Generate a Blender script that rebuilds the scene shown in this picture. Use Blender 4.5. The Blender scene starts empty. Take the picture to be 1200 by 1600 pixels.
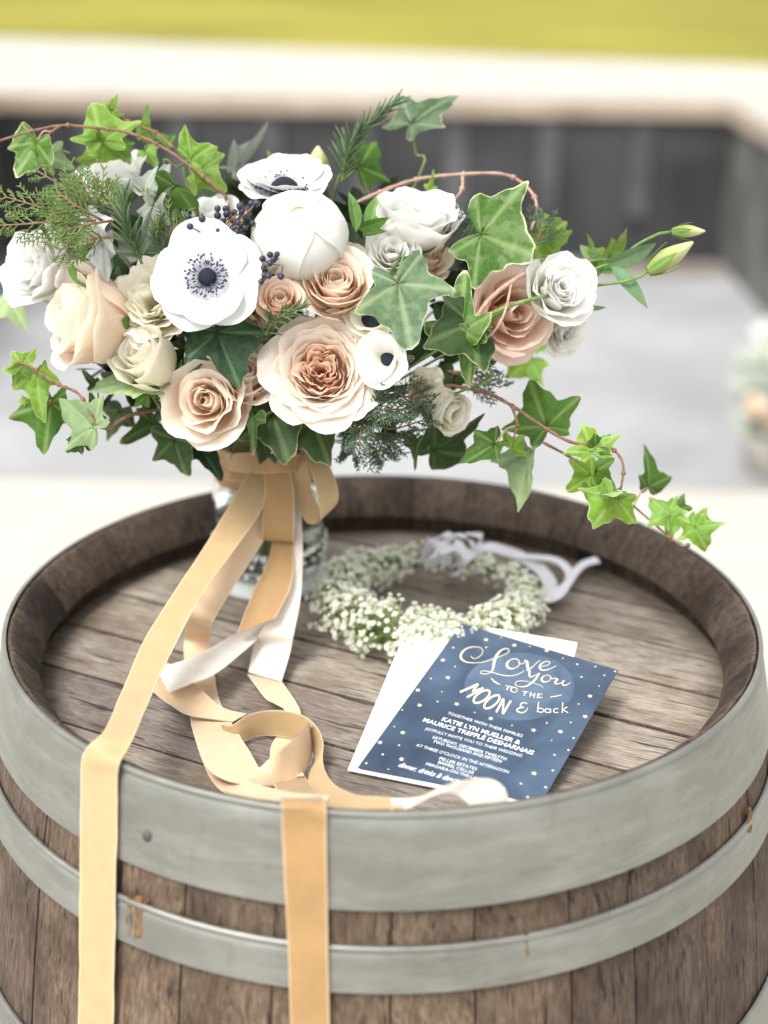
import bpy, math, random
import numpy as np
from mathutils import Vector, Matrix
R = math.radians
random.seed(7)
rng = np.random.default_rng(11)
S = bpy.context.scene
COL = S.collection

# ------------------------------------------------------------------ camera, world, sun, exposure
F = 1600 * 80 / 56            # focal length in photo pixels
CAM = Vector((0, 0, 1.465))
MROT = (Matrix.Rotation(R(90 - 22), 3, 'X') @ Matrix.Rotation(R(0.7), 3, 'Z'))
MCAM = Matrix.Translation(CAM) @ MROT.to_4x4()
cd = bpy.data.cameras.new('camera')
cam = bpy.data.objects.new('camera', cd)
COL.objects.link(cam)
cam.matrix_world = MCAM
cd.sensor_fit = 'VERTICAL'
cd.sensor_height = 56
cd.lens = 80
cd.clip_start = 0.05
cd.clip_end = 2000
cd.dof.use_dof = True
cd.dof.focus_distance = 1.085
cd.dof.aperture_fstop = 3.8
S.camera = cam

w = bpy.data.worlds.new('World')
S.world = w
w.use_nodes = True
nt = w.node_tree
nt.nodes.clear()
SUN_EL, SUN_AZ = R(58), R(-138)     # azimuth measured from +Y towards +X
sky = nt.nodes.new('ShaderNodeTexSky')
sky.sky_type = 'NISHITA'
sky.sun_disc = False
sky.sun_elevation = SUN_EL
sky.sun_rotation = SUN_AZ
sky.dust_density = 3.0
hs = nt.nodes.new('ShaderNodeHueSaturation')
hs.inputs['Saturation'].default_value = 0.04
bg = nt.nodes.new('ShaderNodeBackground')
bg.inputs['Strength'].default_value = 0.15
wo = nt.nodes.new('ShaderNodeOutputWorld')
nt.links.new(sky.outputs[0], hs.inputs['Color'])
nt.links.new(hs.outputs[0], bg.inputs['Color'])
nt.links.new(bg.outputs[0], wo.inputs['Surface'])

sd = bpy.data.lights.new('sun', 'SUN')
sd.energy = 1.35
sd.angle = R(20)
sd.color = (1.0, 0.955, 0.89)
sun = bpy.data.objects.new('sun', sd)
COL.objects.link(sun)
sdir = Vector((math.sin(SUN_AZ) * math.cos(SUN_EL), math.cos(SUN_AZ) * math.cos(SUN_EL), math.sin(SUN_EL)))
sun.rotation_euler = sdir.to_track_quat('Z', 'Y').to_euler()
sun.location = (-3, 2, 6)

S.view_settings.view_transform = 'Standard'
S.view_settings.look = 'None'
S.view_settings.exposure = 1.04
S.cycles.max_bounces = 16
S.cycles.diffuse_bounces = 8
S.cycles.transmission_bounces = 12
S.view_settings.gamma = 1
S.view_settings.use_curve_mapping = False

# ------------------------------------------------------------------ pixel rays to points of the place
def ray(px, py):
    return (MROT @ Vector(((px - 600) / F, -(py - 800) / F, -1.0)))
def P(px, py, d):
    return CAM + ray(px, py) * d
def Zp(px, py, z):
    r = ray(px, py)
    return CAM + r * ((z - CAM.z) / r.z)
RIM = 0.95
HEAD = RIM - 0.052
BC = Vector((0.0, 1.072, 0))
def Hp(px, py, h):
    return Zp(px, py, HEAD + h)
def r_out(z):
    t = (z - 0.475) / 0.475
    return 0.2965 + 0.055 * (1 - t * t)
def Bp(px, py, off):
    r = ray(px, py)
    lo = 0.55
    prev = None
    for i in range(700):
        d = lo + i * 0.001
        q = CAM + r * d
        g = math.hypot(q.x - BC.x, q.y - BC.y) - (r_out(min(q.z, RIM)) + off)
        if g < 0:
            return q
    return CAM + r * 0.93
def Dp(px, py):
    e = 1 - ((px - 440) / 480) ** 2 - ((py - 490) / 300) ** 2
    return 1.25 - 0.165 * math.sqrt(max(0.0, e))
def camvec(x, y, z):
    return (MROT @ Vector((x, y, z))).normalized()

# ------------------------------------------------------------------ mesh helpers
class MB:
    def __init__(s):
        s.v = []; s.f = []; s.uv = []; s.mi = []
    def add(s, verts, faces, uv=None, mi=0):
        o = len(s.v)
        s.v += [tuple(p) for p in verts]
        s.uv += [tuple(q) for q in uv] if uv is not None else [(0, 0)] * len(verts)
        s.f += [tuple(i + o for i in f) for f in faces]
        s.mi += [mi] * len(faces)
    def grid(s, P3, uv=None, mi=0, closed=False):
        n, m = len(P3), len(P3[0])
        vs = [p for row in P3 for p in row]
        us = [q for row in uv for q in row] if uv is not None else None
        fs = []
        for i in range(n - 1):
            for j in range(m if closed else m - 1):
                k = (j + 1) % m
                fs.append((i * m + j, i * m + k, (i + 1) * m + k, (i + 1) * m + j))
        s.add(vs, fs, us, mi)
    def tube(s, pts, rad, n=6, cap=True, mi=0):
        pts = [Vector(p) for p in pts]
        m = len(pts)
        if not hasattr(rad, '__len__'):
            rad = [rad] * m
        rows = []; uv = []
        ref = None
        for i, p in enumerate(pts):
            t = (pts[min(i + 1, m - 1)] - pts[max(i - 1, 0)])
            if t.length < 1e-9:
                t = Vector((0, 0, 1))
            t.normalize()
            if ref is None:
                ref = t.orthogonal().normalized()
            a = (ref - t * ref.dot(t))
            if a.length < 1e-6:
                a = t.orthogonal()
            a.normalize(); ref = a
            b = t.cross(a)
            rows.append([p + (a * math.cos(2 * math.pi * k / n) + b * math.sin(2 * math.pi * k / n)) * rad[i] for k in range(n)])
            uv.append([(k / n, i / max(1, m - 1)) for k in range(n)])
        base = len(s.v)
        s.grid(rows, uv, mi, closed=True)
        if cap and n > 2:
            s.f.append(tuple(base + k for k in range(n))[::-1]); s.mi.append(mi)
            s.f.append(tuple(base + (m - 1) * n + k for k in range(n))); s.mi.append(mi)
    def box(s, lo, hi, mi=0):
        (a, b, c), (d, e, f) = lo, hi
        v = [(a, b, c), (d, b, c), (d, e, c), (a, e, c), (a, b, f), (d, b, f), (d, e, f), (a, e, f)]
        s.add(v, [(3, 2, 1, 0), (4, 5, 6, 7), (0, 1, 5, 4), (1, 2, 6, 5), (2, 3, 7, 6), (3, 0, 4, 7)], None, mi)
    def lathe(s, prof, c, n=48, mi=0):
        rows = []; uv = []
        for i, (r, z) in enumerate(prof):
            rows.append([(c[0] + r * math.cos(2 * math.pi * k / n), c[1] + r * math.sin(2 * math.pi * k / n), c[2] + z) for k in range(n)])
            uv.append([(k / n, i / (len(prof) - 1)) for k in range(n)])
        s.grid(rows, uv, mi, closed=True)
    def ball(s, c, r, n=8, m=6, sq=(1, 1, 1), mi=0):
        rows = []
        for i in range(m + 1):
            th = math.pi * i / m
            rr = max(0.02, math.sin(th))
            rows.append([(c[0] + r * sq[0] * rr * math.cos(2 * math.pi * k / n), c[1] + r * sq[1] * rr * math.sin(2 * math.pi * k / n), c[2] + r * sq[2] * math.cos(th)) for k in range(n)])
        s.grid(rows, None, mi, closed=True)
    def mesh(s, name, mats, off=Vector((0, 0, 0)), smooth=True):
        me = bpy.data.meshes.new(name)
        v = np.array(s.v, dtype=float) - np.array(off)
        me.from_pydata(v.tolist(), [], s.f)
        me.polygons.foreach_set('use_smooth', [smooth] * len(s.f))
        me.polygons.foreach_set('material_index', s.mi)
        uvl = me.uv_layers.new(name='UVMap')
        li = np.empty(len(me.loops), dtype=np.int32)
        me.loops.foreach_get('vertex_index', li)
        uvl.data.foreach_set('uv', np.array(s.uv, dtype=float)[li].ravel())
        for m in (mats if isinstance(mats, (list, tuple)) else [mats]):
            me.materials.append(m)
        me.update()
        return me

def root_loc(o):
    while o.parent:
        o = o.parent
    return Vector(o.location)
def thing(name, label, cat, loc=(0, 0, 0), group=None):
    o = bpy.data.objects.new(name, None)
    COL.objects.link(o)
    o.empty_display_size = 0.02
    o.location = loc
    o['label'] = label; o['category'] = cat
    if group: o['group'] = group
    return o
def part(name, mb, mats, parent, label=None, smooth=True, kind=None):
    me = mb.mesh(name, mats, root_loc(parent), smooth)
    o = bpy.data.objects.new(name, me)
    COL.objects.link(o)
    o.parent = parent
    if label: o['label'] = label
    if kind: o['kind'] = kind
    return o
def inst(name, me, parent, mw):
    o = bpy.data.objects.new(name, me)
    COL.objects.link(o)
    o.parent = parent
    o.matrix_basis = Matrix.Translation(-root_loc(parent)) @ mw
    return o
def solo(name, mb, mats, label=None, cat=None, group=None, kind=None, smooth=True):
    o = bpy.data.objects.new(name, mb.mesh(name, mats, Vector((0, 0, 0)), smooth))
    COL.objects.link(o)
    if label: o['label'] = label
    if cat: o['category'] = cat
    if group: o['group'] = group
    if kind: o['kind'] = kind
    return o
def crom(pts, k=6):
    """Catmull-Rom through rows of numbers"""
    a = np.array(pts, dtype=float)
    n = len(a)
    out = []
    for i in range(n - 1):
        p0 = a[i - 1] if i > 0 else 2 * a[0] - a[1]
        p1, p2 = a[i], a[i + 1]
        p3 = a[i + 2] if i + 2 < n else 2 * a[-1] - a[-2]
        for j in range(k):
            t = j / k
            out.append(0.5 * (2 * p1 + (p2 - p0) * t + (2 * p0 - 5 * p1 + 4 * p2 - p3) * t * t + (3 * p1 - p0 - 3 * p2 + p3) * t ** 3))
    out.append(a[-1])
    return np.array(out)
def pxpath(pts, k=6):
    return [P(*q) for q in crom(pts, k)]

# ------------------------------------------------------------------ materials
class NT:
    def __init__(s, name):
        s.m = bpy.data.materials.new(name)
        s.m.use_nodes = True
        s.t = s.m.node_tree
        s.t.nodes.clear()
        s.out = s.t.nodes.new('ShaderNodeOutputMaterial')
    def n(s, typ, ins=None, **kw):
        nd = s.t.nodes.new('ShaderNode' + typ)
        for k, v in kw.items():
            setattr(nd, k, v)
        for k, v in (ins or {}).items():
            sock = nd.inputs[k]
            if isinstance(v, bpy.types.NodeSocket):
                s.t.links.new(v, sock)
            elif isinstance(v, bpy.types.Node):
                s.t.links.new(v.outputs[0], sock)
            else:
                sock.default_value = v
        return nd
    def ramp(s, fac, stops, interp='LINEAR'):
        nd = s.n('ValToRGB', {'Fac': fac})
        cr = nd.color_ramp
        cr.interpolation = interp
        while len(cr.elements) < len(stops):
            cr.elements.new(0.5)
        for e, (p, c) in zip(cr.elements, stops):
            e.position = p
            e.color = (*c, 1) if hasattr(c, '__len__') else (c, c, c, 1)
        return nd.outputs['Color']
    def mix(s, fac, a, b, mode='MIX'):
        nd = s.n('Mix', data_type='RGBA', blend_type=mode)
        for i, v in ((0, fac), (6, a), (7, b)):
            if isinstance(v, bpy.types.NodeSocket):
                s.t.links.new(v, nd.inputs[i])
            elif hasattr(v, '__len__'):
                nd.inputs[i].default_value = (*v, 1)
            else:
                nd.inputs[i].default_value = v
        return nd.outputs[2]
    def math(s, op, a, b=0.5, clamp=False):
        nd = s.n('Math', {0: a, 1: b}, operation=op, use_clamp=clamp)
        return nd.outputs[0]
    def noise(s, vec, scale, detail=4, rough=0.55, dist=0.0):
        return s.n('TexNoise', {'Vector': vec, 'Scale': scale, 'Detail': detail, 'Roughness': rough, 'Distortion': dist}).outputs['Fac']
    def scaled(s, vec, sc, off=None):
        d = {'Vector': vec, 'Scale': sc}
        if off is not None: d['Location'] = off
        return s.n('Mapping', d).outputs[0]
    def bump(s, h, strength=0.3, dist=0.001):
        return s.n('Bump', {'Height': h, 'Strength': strength, 'Distance': dist}).outputs[0]
    def bsdf(s, **kw):
        names = {'color': 'Base Color', 'rough': 'Roughness', 'metal': 'Metallic', 'normal': 'Normal', 'spec': 'Specular IOR Level',
                 'trans': 'Transmission Weight', 'ior': 'IOR', 'sheen': 'Sheen Weight', 'sheenr': 'Sheen Roughness', 'coat': 'Coat Weight'}
        d = {}
        for k, v in kw.items():
            if k == 'color' and hasattr(v, '__len__') and len(v) == 3: v = (*v, 1)
            d[names[k]] = v
        return s.n('BsdfPrincipled', d).outputs[0]
    def end(s, sh):
        s.t.links.new(sh, s.out.inputs['Surface'])
        return s.m

def wood(name, axis, dark, mid, light, freq=1.0, stain=(0.05, 0.03, 0.02), stain_amt=0.35, crack=0.5, rim_dirt_shade=None):
    t = NT(name)
    tc = t.n('TexCoord')
    oi = t.n('ObjectInfo')
    rnd = oi.outputs['Random']
    off = t.n('CombineXYZ', {0: t.math('MULTIPLY', rnd, 9.0), 1: t.math('MULTIPLY', rnd, 5.0), 2: t.math('MULTIPLY', rnd, 7.0)}).outputs[0]
    v = t.n('VectorMath', {0: tc.outputs['Object'], 1: off}, operation='ADD').outputs[0]
    sc = [1.0, 1.0, 1.0]; sc[axis] = 0.075
    warp = t.n('TexNoise', {'Vector': v, 'Scale': 9.0, 'Detail': 2.0})
    wv = t.n('VectorMath', {0: warp.outputs['Color'], 1: (0.014, 0.014, 0.014)}, operation='MULTIPLY').outputs[0]
    v2 = t.n('VectorMath', {0: v, 1: wv}, operation='ADD').outputs[0]
    vs = t.scaled(v2, tuple(sc))
    fine = t.noise(vs, 420 * freq, 5, 0.7)
    med = t.noise(vs, 230 * freq, 4, 0.6)
    broad = t.noise(vs, 60 * freq, 3, 0.6)
    big = t.noise(v, 14, 4, 0.6)
    g = t.math('ADD', t.math('ADD', t.math('MULTIPLY', fine, 0.58), t.math('MULTIPLY', med, 0.27)), t.math('MULTIPLY', broad, 0.15))
    c = t.ramp(g, [(0.34, dark), (0.47, mid), (0.62, light)])
    c = t.mix(t.math('MULTIPLY', t.ramp(big, [(0.42, 0.0), (0.66, 1.0)]), stain_amt), c, stain, 'MIX')
    ck = t.noise(t.scaled(v2, tuple(x * (0.5 if i == axis else 1) for i, x in enumerate(sc))), 190 * freq, 3, 0.5)
    ckm = t.ramp(ck, [(0.335, 1.0), (0.385, 0.0)])
    c = t.mix(t.math('MULTIPLY', ckm, crack), c, tuple(x * 0.25 for x in dark))
    if rim_dirt_shade:      # grime settled along the croze, with the groove's shade painted in
        ln = t.n('VectorMath', {0: t.n('VectorMath', {0: tc.outputs['Object'], 1: (1, 1, 0)}, operation='MULTIPLY').outputs[0]}, operation='LENGTH').outputs['Value']
        dm = t.ramp(t.math('ADD', ln, t.math('MULTIPLY', t.math('SUBTRACT', big, 0.5), 0.05)), [(rim_dirt_shade - 0.020, 0.0), (rim_dirt_shade, 1.0)])
        c = t.mix(t.math('MULTIPLY', dm, 0.6), c, (0.06, 0.042, 0.03))
    val = t.math('ADD', t.math('MULTIPLY', rnd, 0.42), 0.79)
    c = t.mix(1.0, c, t.n('CombineColor', {0: val, 1: val, 2: t.math('ADD', t.math('MULTIPLY', rnd, 0.34), 0.83)}).outputs[0], 'MULTIPLY')
    h = t.math('SUBTRACT', g, t.math('MULTIPLY', ckm, 0.6))
    return t.end(t.bsdf(color=c, rough=0.72, spec=0.25, normal=t.bump(h, 0.65, 0.0012)))

M = {}
M['head'] = wood('weathered_oak_head', 0, (0.062, 0.048, 0.038), (0.235, 0.197, 0.163), (0.43, 0.382, 0.335), 1.9, (0.11, 0.076, 0.050), 0.6, 0.85, 0.272)
M['stave'] = wood('weathered_oak_stave', 2, (0.034, 0.022, 0.015), (0.100, 0.069, 0.048), (0.20, 0.148, 0.108), 1.25, (0.040, 0.026, 0.018), 0.8, 0.7)
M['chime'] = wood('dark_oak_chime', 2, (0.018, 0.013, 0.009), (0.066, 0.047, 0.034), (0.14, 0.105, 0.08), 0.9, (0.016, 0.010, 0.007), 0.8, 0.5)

t = NT('galvanised_steel')
tc = t.n('TexCoord').outputs['Object']
n1 = t.noise(tc, 7, 5, 0.6); n2 = t.noise(t.scaled(tc, (1, 1, 0.15)), 60, 4, 0.7); n3 = t.noise(tc, 420, 3, 0.6)
nb = t.noise(t.scaled(tc, (1, 1, 5)), 10, 4, 0.65)
c = t.ramp(n1, [(0.3, (0.20, 0.203, 0.185)), (0.55, (0.265, 0.267, 0.245)), (0.75, (0.34, 0.342, 0.32))])
c = t.mix(t.math('MULTIPLY', n2, 0.35), c, (0.22, 0.22, 0.19))
c = t.mix(t.ramp(nb, [(0.60, 0.0), (0.70, 0.4)]), c, (0.17, 0.15, 0.115))
wp = t.noise(t.scaled(tc, (1, 1, 4.5)), 16, 5, 0.7)
c = t.mix(t.ramp(wp, [(0.46, 0.0), (0.70, 0.34)]), c, (0.47, 0.475, 0.44))
vp = t.noise(t.scaled(tc, (1, 1, 0.12)), 90, 3, 0.6)
c = t.mix(t.ramp(vp, [(0.62, 0.0), (0.76, 0.22)]), c, (0.13, 0.125, 0.105))
M['steel'] = t.end(t.bsdf(color=c, metal=0.7, rough=t.math('ADD', t.math('MULTIPLY', n1, 0.35), 0.24), normal=t.bump(t.math('ADD', n3, t.math('MULTIPLY', n1, 2.0)), 0.10, 0.001)))
t = NT('rust')
tc = t.n('TexCoord').outputs['Object']
M['rust'] = t.end(t.bsdf(color=t.ramp(t.noise(tc, 160, 4), [(0.35, (0.055, 0.026, 0.012)), (0.6, (0.21, 0.105, 0.036))]), rough=0.9))
t = NT('rivet_iron')
M['rivet'] = t.end(t.bsdf(color=(0.10, 0.095, 0.09), metal=0.6, rough=0.6))

def petal_mat(name, base, mid, edge, transl=0.32, veins=0.10):
    t = NT(name)
    uv = t.n('TexCoord').outputs['UV']
    s = t.n('SeparateXYZ', {0: uv})
    nz = t.noise(t.scaled(uv, (14, 1.2, 1)), 3, 3, 0.6)
    f = t.math('ADD', s.outputs[1], t.math('MULTIPLY', t.math('SUBTRACT', nz, 0.5), 0.18))
    c = t.ramp(f, [(0.1, base), (0.55, mid), (0.95, edge)])
    oi = t.n('ObjectInfo').outputs['Random']
    v = t.math('ADD', t.math('MULTIPLY', oi, 0.08), 0.94)
    c = t.mix(1.0, c, t.n('CombineColor', {0: v, 1: v, 2: v}).outputs[0], 'MULTIPLY')
    ob = t.n('TexCoord').outputs['Object']
    h = t.math('ADD', t.math('MULTIPLY', nz, 1.0), t.math('MULTIPLY', t.noise(ob, 130, 3), 1.1))
    nrm = t.bump(h, 0.16, 0.0014)
    a = t.bsdf(color=c, rough=0.55, spec=0.22, sheen=0.15, normal=nrm)
    b = t.n('BsdfTranslucent', {'Color': c, 'Normal': nrm}).outputs[0]
    return t.end(t.n('MixShader', {0: transl, 1: a, 2: b}).outputs[0])
M['white'] = petal_mat('white_petal', (0.76, 0.77, 0.58), (0.90, 0.895, 0.86), (0.925, 0.92, 0.905), 0.48)
M['purewhite'] = petal_mat('anemone_petal', (0.68, 0.685, 0.68), (0.74, 0.74, 0.735), (0.77, 0.77, 0.76), 0.34)
M['cream'] = petal_mat('cream_petal', (0.90, 0.85, 0.60), (0.915, 0.885, 0.74), (0.92, 0.90, 0.81), 0.38)
M['blush'] = petal_mat('blush_petal', (0.905, 0.71, 0.52), (0.915, 0.79, 0.645), (0.925, 0.855, 0.765), 0.42)
M['garden'] = petal_mat('garden_rose_petal', (0.90, 0.66, 0.48), (0.915, 0.785, 0.65), (0.925, 0.865, 0.78), 0.42)
M['core'] = petal_mat('garden_rose_core', (0.90, 0.58, 0.41), (0.915, 0.69, 0.53), (0.93, 0.80, 0.67), 0.36)
M['peach'] = petal_mat('peach_petal', (0.895, 0.65, 0.47), (0.91, 0.745, 0.59), (0.925, 0.83, 0.725), 0.40)
M['tan'] = petal_mat('tan_rose_petal', (0.80, 0.53, 0.37), (0.86, 0.64, 0.49), (0.90, 0.76, 0.63))
M['pink'] = petal_mat('pink_rose_petal', (0.84, 0.56, 0.42), (0.88, 0.67, 0.55), (0.90, 0.76, 0.66), 0.4)
M['bud'] = petal_mat('green_bud', (0.30, 0.38, 0.10), (0.50, 0.55, 0.22), (0.74, 0.72, 0.44))

def leaf_mat(name, col, vein, edge=None, edge_at=0.9, patch=None, rough=0.42, transl=0.25, veinw=0.10):
    t = NT(name)
    uv = t.n('TexCoord').outputs['UV']
    s = t.n('SeparateXYZ', {0: uv})
    ob = t.n('TexCoord').outputs['Object']
    n1 = t.noise(ob, 70, 4, 0.6)
    n2 = t.noise(ob, 300, 3, 0.6)
    c = t.ramp(n1, [(0.3, tuple(x * 0.72 for x in col)), (0.7, tuple(min(1, x * 1.25) for x in col))])
    if patch:
        pm = t.ramp(t.noise(ob, 95, 2, 0.4), [(0.50, 0.0), (0.56, 1.0)])
        c = t.mix(t.math('MULTIPLY', pm, 0.7), c, patch)
    vm = t.ramp(s.outputs[1], [(0.0, 1.0), (veinw, 0.0)])
    c = t.mix(t.math('MULTIPLY', vm, 0.55), c, vein)
    # side veins: a network of fine pale lines
    vo = t.n('TexVoronoi', {'Vector': ob, 'Scale': 170.0}, feature='DISTANCE_TO_EDGE').outputs['Distance']
    c = t.mix(t.math('MULTIPLY', t.ramp(vo, [(0.0, 1.0), (0.10, 0.0)]), 0.10), c, vein)
    if edge:
        em = t.ramp(t.math('ADD', s.outputs[0], t.math('MULTIPLY', t.math('SUBTRACT', n1, 0.5), 0.16)), [(edge_at, 0.0), (edge_at + 0.05, 1.0)])
        c = t.mix(em, c, edge)
    sp = t.ramp(t.noise(ob, 210, 2, 0.5), [(0.70, 0.0), (0.76, 1.0)])
    c = t.mix(t.math('MULTIPLY', sp, 0.5), c, (0.20, 0.16, 0.05))
    c = t.mix(t.math('MULTIPLY', t.ramp(t.noise(ob, 26, 3), [(0.45, 0.0), (0.7, 1.0)]), 0.35), c, tuple(x * y for x, y in zip(col, (1.7, 1.25, 0.8))))
    oi = t.n('ObjectInfo').outputs['Random']
    v = t.math('ADD', t.math('MULTIPLY', oi, 0.45), 0.75)
    c = t.mix(1.0, c, t.n('CombineColor', {0: v, 1: v, 2: v}).outputs[0], 'MULTIPLY')
    nrm = t.bump(t.math('ADD', t.math('MULTIPLY', n2, 0.4), t.math('MULTIPLY', vm, -1.2)), 0.35, 0.001)
    a = t.bsdf(color=c, rough=min(1, rough + 0.12), spec=0.24, normal=nrm)
    b = t.n('BsdfTranslucent', {'Color': c, 'Normal': nrm}).outputs[0]
    return t.end(t.n('MixShader', {0: transl, 1: a, 2: b}).outputs[0])
CREAM = (0.62, 0.62, 0.40)
M['ivy_var'] = leaf_mat('ivy_variegated', (0.052, 0.135, 0.018), (0.32, 0.42, 0.17), CREAM, 0.95, (0.14, 0.215, 0.085))
M['ivy_grey'] = leaf_mat('ivy_greyish', (0.080, 0.145, 0.072), (0.34, 0.42, 0.25), (0.42, 0.47, 0.30), 0.965, (0.145, 0.21, 0.125), 0.38)
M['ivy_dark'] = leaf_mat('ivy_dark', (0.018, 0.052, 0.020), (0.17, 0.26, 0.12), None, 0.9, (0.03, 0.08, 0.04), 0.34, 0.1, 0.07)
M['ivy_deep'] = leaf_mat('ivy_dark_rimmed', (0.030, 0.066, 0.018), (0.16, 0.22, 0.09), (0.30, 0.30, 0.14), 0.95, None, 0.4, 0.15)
M['ivy_mid'] = leaf_mat('ivy_mid_green', (0.062, 0.15, 0.022), (0.30, 0.42, 0.14), None, 0.9, None, 0.42, 0.32)
M['ivy_young'] = leaf_mat('ivy_young', (0.16, 0.30, 0.035), (0.42, 0.56, 0.20), (0.42, 0.55, 0.22), 0.95, (0.26, 0.46, 0.12), 0.42, 0.4)
M['ivy_pale'] = leaf_mat('ivy_pale_back', (0.27, 0.40, 0.20), (0.46, 0.55, 0.34), None, 0.9, None, 0.55, 0.3)
M['dusty'] = leaf_mat('dusty_miller', (0.30, 0.36, 0.31), (0.56, 0.60, 0.54), None, 0.9, None, 0.9, 0.12)
M['dustyw'] = leaf_mat('dusty_miller_pale', (0.62, 0.66, 0.66), (0.72, 0.74, 0.72), None, 0.9, None, 0.9, 0.15)
M['lance'] = leaf_mat('soft_green_leaf', (0.14, 0.28, 0.07), (0.32, 0.42, 0.18), None, 0.9, None, 0.45, 0.3)
M['lanceblue'] = leaf_mat('blue_green_leaf', (0.15, 0.27, 0.14), (0.28, 0.38, 0.22), None, 0.9, None, 0.5, 0.25)

def plain(name, c0, c1, scale, rough=0.7, bump=0.0, spec=0.3, det=4):
    t = NT(name)
    ob = t.n('TexCoord').outputs['Object']
    n = t.noise(ob, scale, det, 0.6)
    kw = dict(color=t.ramp(n, [(0.32, c0), (0.68, c1)]), rough=rough, spec=spec)
    if bump: kw['normal'] = t.bump(n, bump, 0.002)
    return t.end(t.bsdf(**kw))
M['stem'] = plain('green_stem', (0.10, 0.17, 0.045), (0.20, 0.30, 0.10), 120)
M['vine'] = plain('brown_vine', (0.15, 0.075, 0.045), (0.30, 0.17, 0.11), 260, 0.7, 0.4)
M['pinkvine'] = plain('pinkish_vine', (0.34, 0.20, 0.16), (0.50, 0.34, 0.27), 200, 0.6, 0.3)
M['needle'] = plain('rosemary_needle', (0.06, 0.105, 0.045), (0.15, 0.22, 0.11), 200, 0.5)
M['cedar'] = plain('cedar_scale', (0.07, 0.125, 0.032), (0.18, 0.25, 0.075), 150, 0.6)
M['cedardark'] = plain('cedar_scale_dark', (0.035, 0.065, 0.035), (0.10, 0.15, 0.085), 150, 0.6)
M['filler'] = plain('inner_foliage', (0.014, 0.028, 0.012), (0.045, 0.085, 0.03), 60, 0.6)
M['berry'] = plain('blue_black_berry', (0.010, 0.012, 0.024), (0.04, 0.048, 0.085), 300, 0.36, 0, 0.5)
M['stamen'] = plain('violet_stamen', (0.015, 0.015, 0.06), (0.09, 0.085, 0.22), 700, 0.6)
M['eye'] = plain('anemone_eye', (0.006, 0.008, 0.02), (0.022, 0.028, 0.045), 900, 0.7, 0.8)
M['blossom'] = petal_mat('gypsophila_white', (0.89, 0.895, 0.81), (0.905, 0.905, 0.85), (0.91, 0.91, 0.87), 0.40)
M['gypstem'] = plain('gypsophila_stem', (0.26, 0.34, 0.11), (0.46, 0.54, 0.24), 90, 0.6)
M['floral_tape'] = plain('green_tape', (0.05, 0.10, 0.03), (0.12, 0.20, 0.06), 150, 0.6)
M['paper'] = plain('envelope_paper', (0.80, 0.80, 0.775), (0.85, 0.85, 0.83), 900, 0.8)

def cloth(name, c, rough=0.5, sheen=0.3, fr=900, edgec=None, transl=0.12):
    t = NT(name)
    uv = t.n('TexCoord').outputs['UV']
    ob = t.n('TexCoord').outputs['Object']
    s = t.n('SeparateXYZ', {0: uv})
    wv = t.n('TexWave', {'Vector': uv, 'Scale': 26.0, 'Distortion': 0.6, 'Detail': 1.0}, bands_direction='X').outputs['Fac']
    n = t.noise(ob, 60, 3)
    n2 = t.noise(ob, fr, 2)
    col = t.ramp(n, [(0.3, tuple(x * 0.94 for x in c)), (0.7, tuple(min(1, x * 1.05) for x in c))])
    d = t.math('ABSOLUTE', t.math('SUBTRACT', s.outputs[0], 0.5))
    if edgec:
        col = t.mix(t.ramp(d, [(0.455, 0.0), (0.475, 1.0)]), col, edgec)
    nrm = t.bump(t.math('ADD', t.math('MULTIPLY', wv, 0.3), n2), 0.14, 0.0008)
    a = t.bsdf(color=col, rough=rough, spec=0.3, sheen=sheen, normal=nrm)
    b = t.n('BsdfTranslucent', {'Color': col}).outputs[0]
    return t.end(t.n('MixShader', {0: transl, 1: a, 2: b}).outputs[0])
M['gold'] = cloth('gold_velvet', (0.52, 0.37, 0.195), 0.5, 0.25, 900, (0.68, 0.53, 0.34))
M['tanrib'] = cloth('tan_velvet', (0.41, 0.25, 0.108), 0.5, 0.25, 900, (0.58, 0.43, 0.27))
M['satin'] = cloth('cream_satin', (0.80, 0.74, 0.66), 0.42, 0.1, 900, None)
M['peachsat'] = cloth('peach_satin', (0.74, 0.55, 0.36), 0.42, 0.2, 900, (0.78, 0.64, 0.48))
M['lace'] = cloth('white_ribbon', (0.88, 0.88, 0.92), 0.6, 0.1, 500, None, 0.25)

t = NT('clear_glass')
M['glass'] = t.end(t.bsdf(color=(0.97, 0.99, 0.97), trans=1.0, rough=0.02, ior=1.45))
t = NT('milky_glass')
ob = t.n('TexCoord').outputs['Object']
M['milk'] = t.end(t.bsdf(color=(0.86, 0.90, 0.86), trans=0.30, rough=0.25, ior=1.45))
t = NT('water')
M['water'] = t.end(t.bsdf(color=(0.96, 0.98, 0.95), trans=1.0, rough=0.0, ior=1.33))

t = NT('invitation_blue')
ob = t.n('TexCoord').outputs['Object']
n = t.noise(ob, 22, 4, 0.55, 0.6)
n2 = t.noise(ob, 9, 2)
c = t.ramp(t.math('ADD', t.math('MULTIPLY', n, 0.6), t.math('MULTIPLY', n2, 0.4)), [(0.36, (0.030, 0.047, 0.078)), (0.5, (0.046, 0.072, 0.117)), (0.64, (0.071, 0.111, 0.174))])
M['navy'] = t.end(t.bsdf(color=c, rough=0.42, spec=0.4))
t = NT('invitation_moon')
ob = t.n('TexCoord').outputs['Object']
n = t.noise(ob, 30, 4, 0.55, 0.6)
M['moon'] = t.end(t.bsdf(color=t.ramp(n, [(0.35, (0.060, 0.092, 0.146)), (0.65, (0.102, 0.150, 0.222))]), rough=0.42, spec=0.4))
t = NT('gold_foil')
M['foil'] = t.end(t.bsdf(color=(0.84, 0.73, 0.54), metal=0.25, rough=0.45))
t = NT('white_print')
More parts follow.
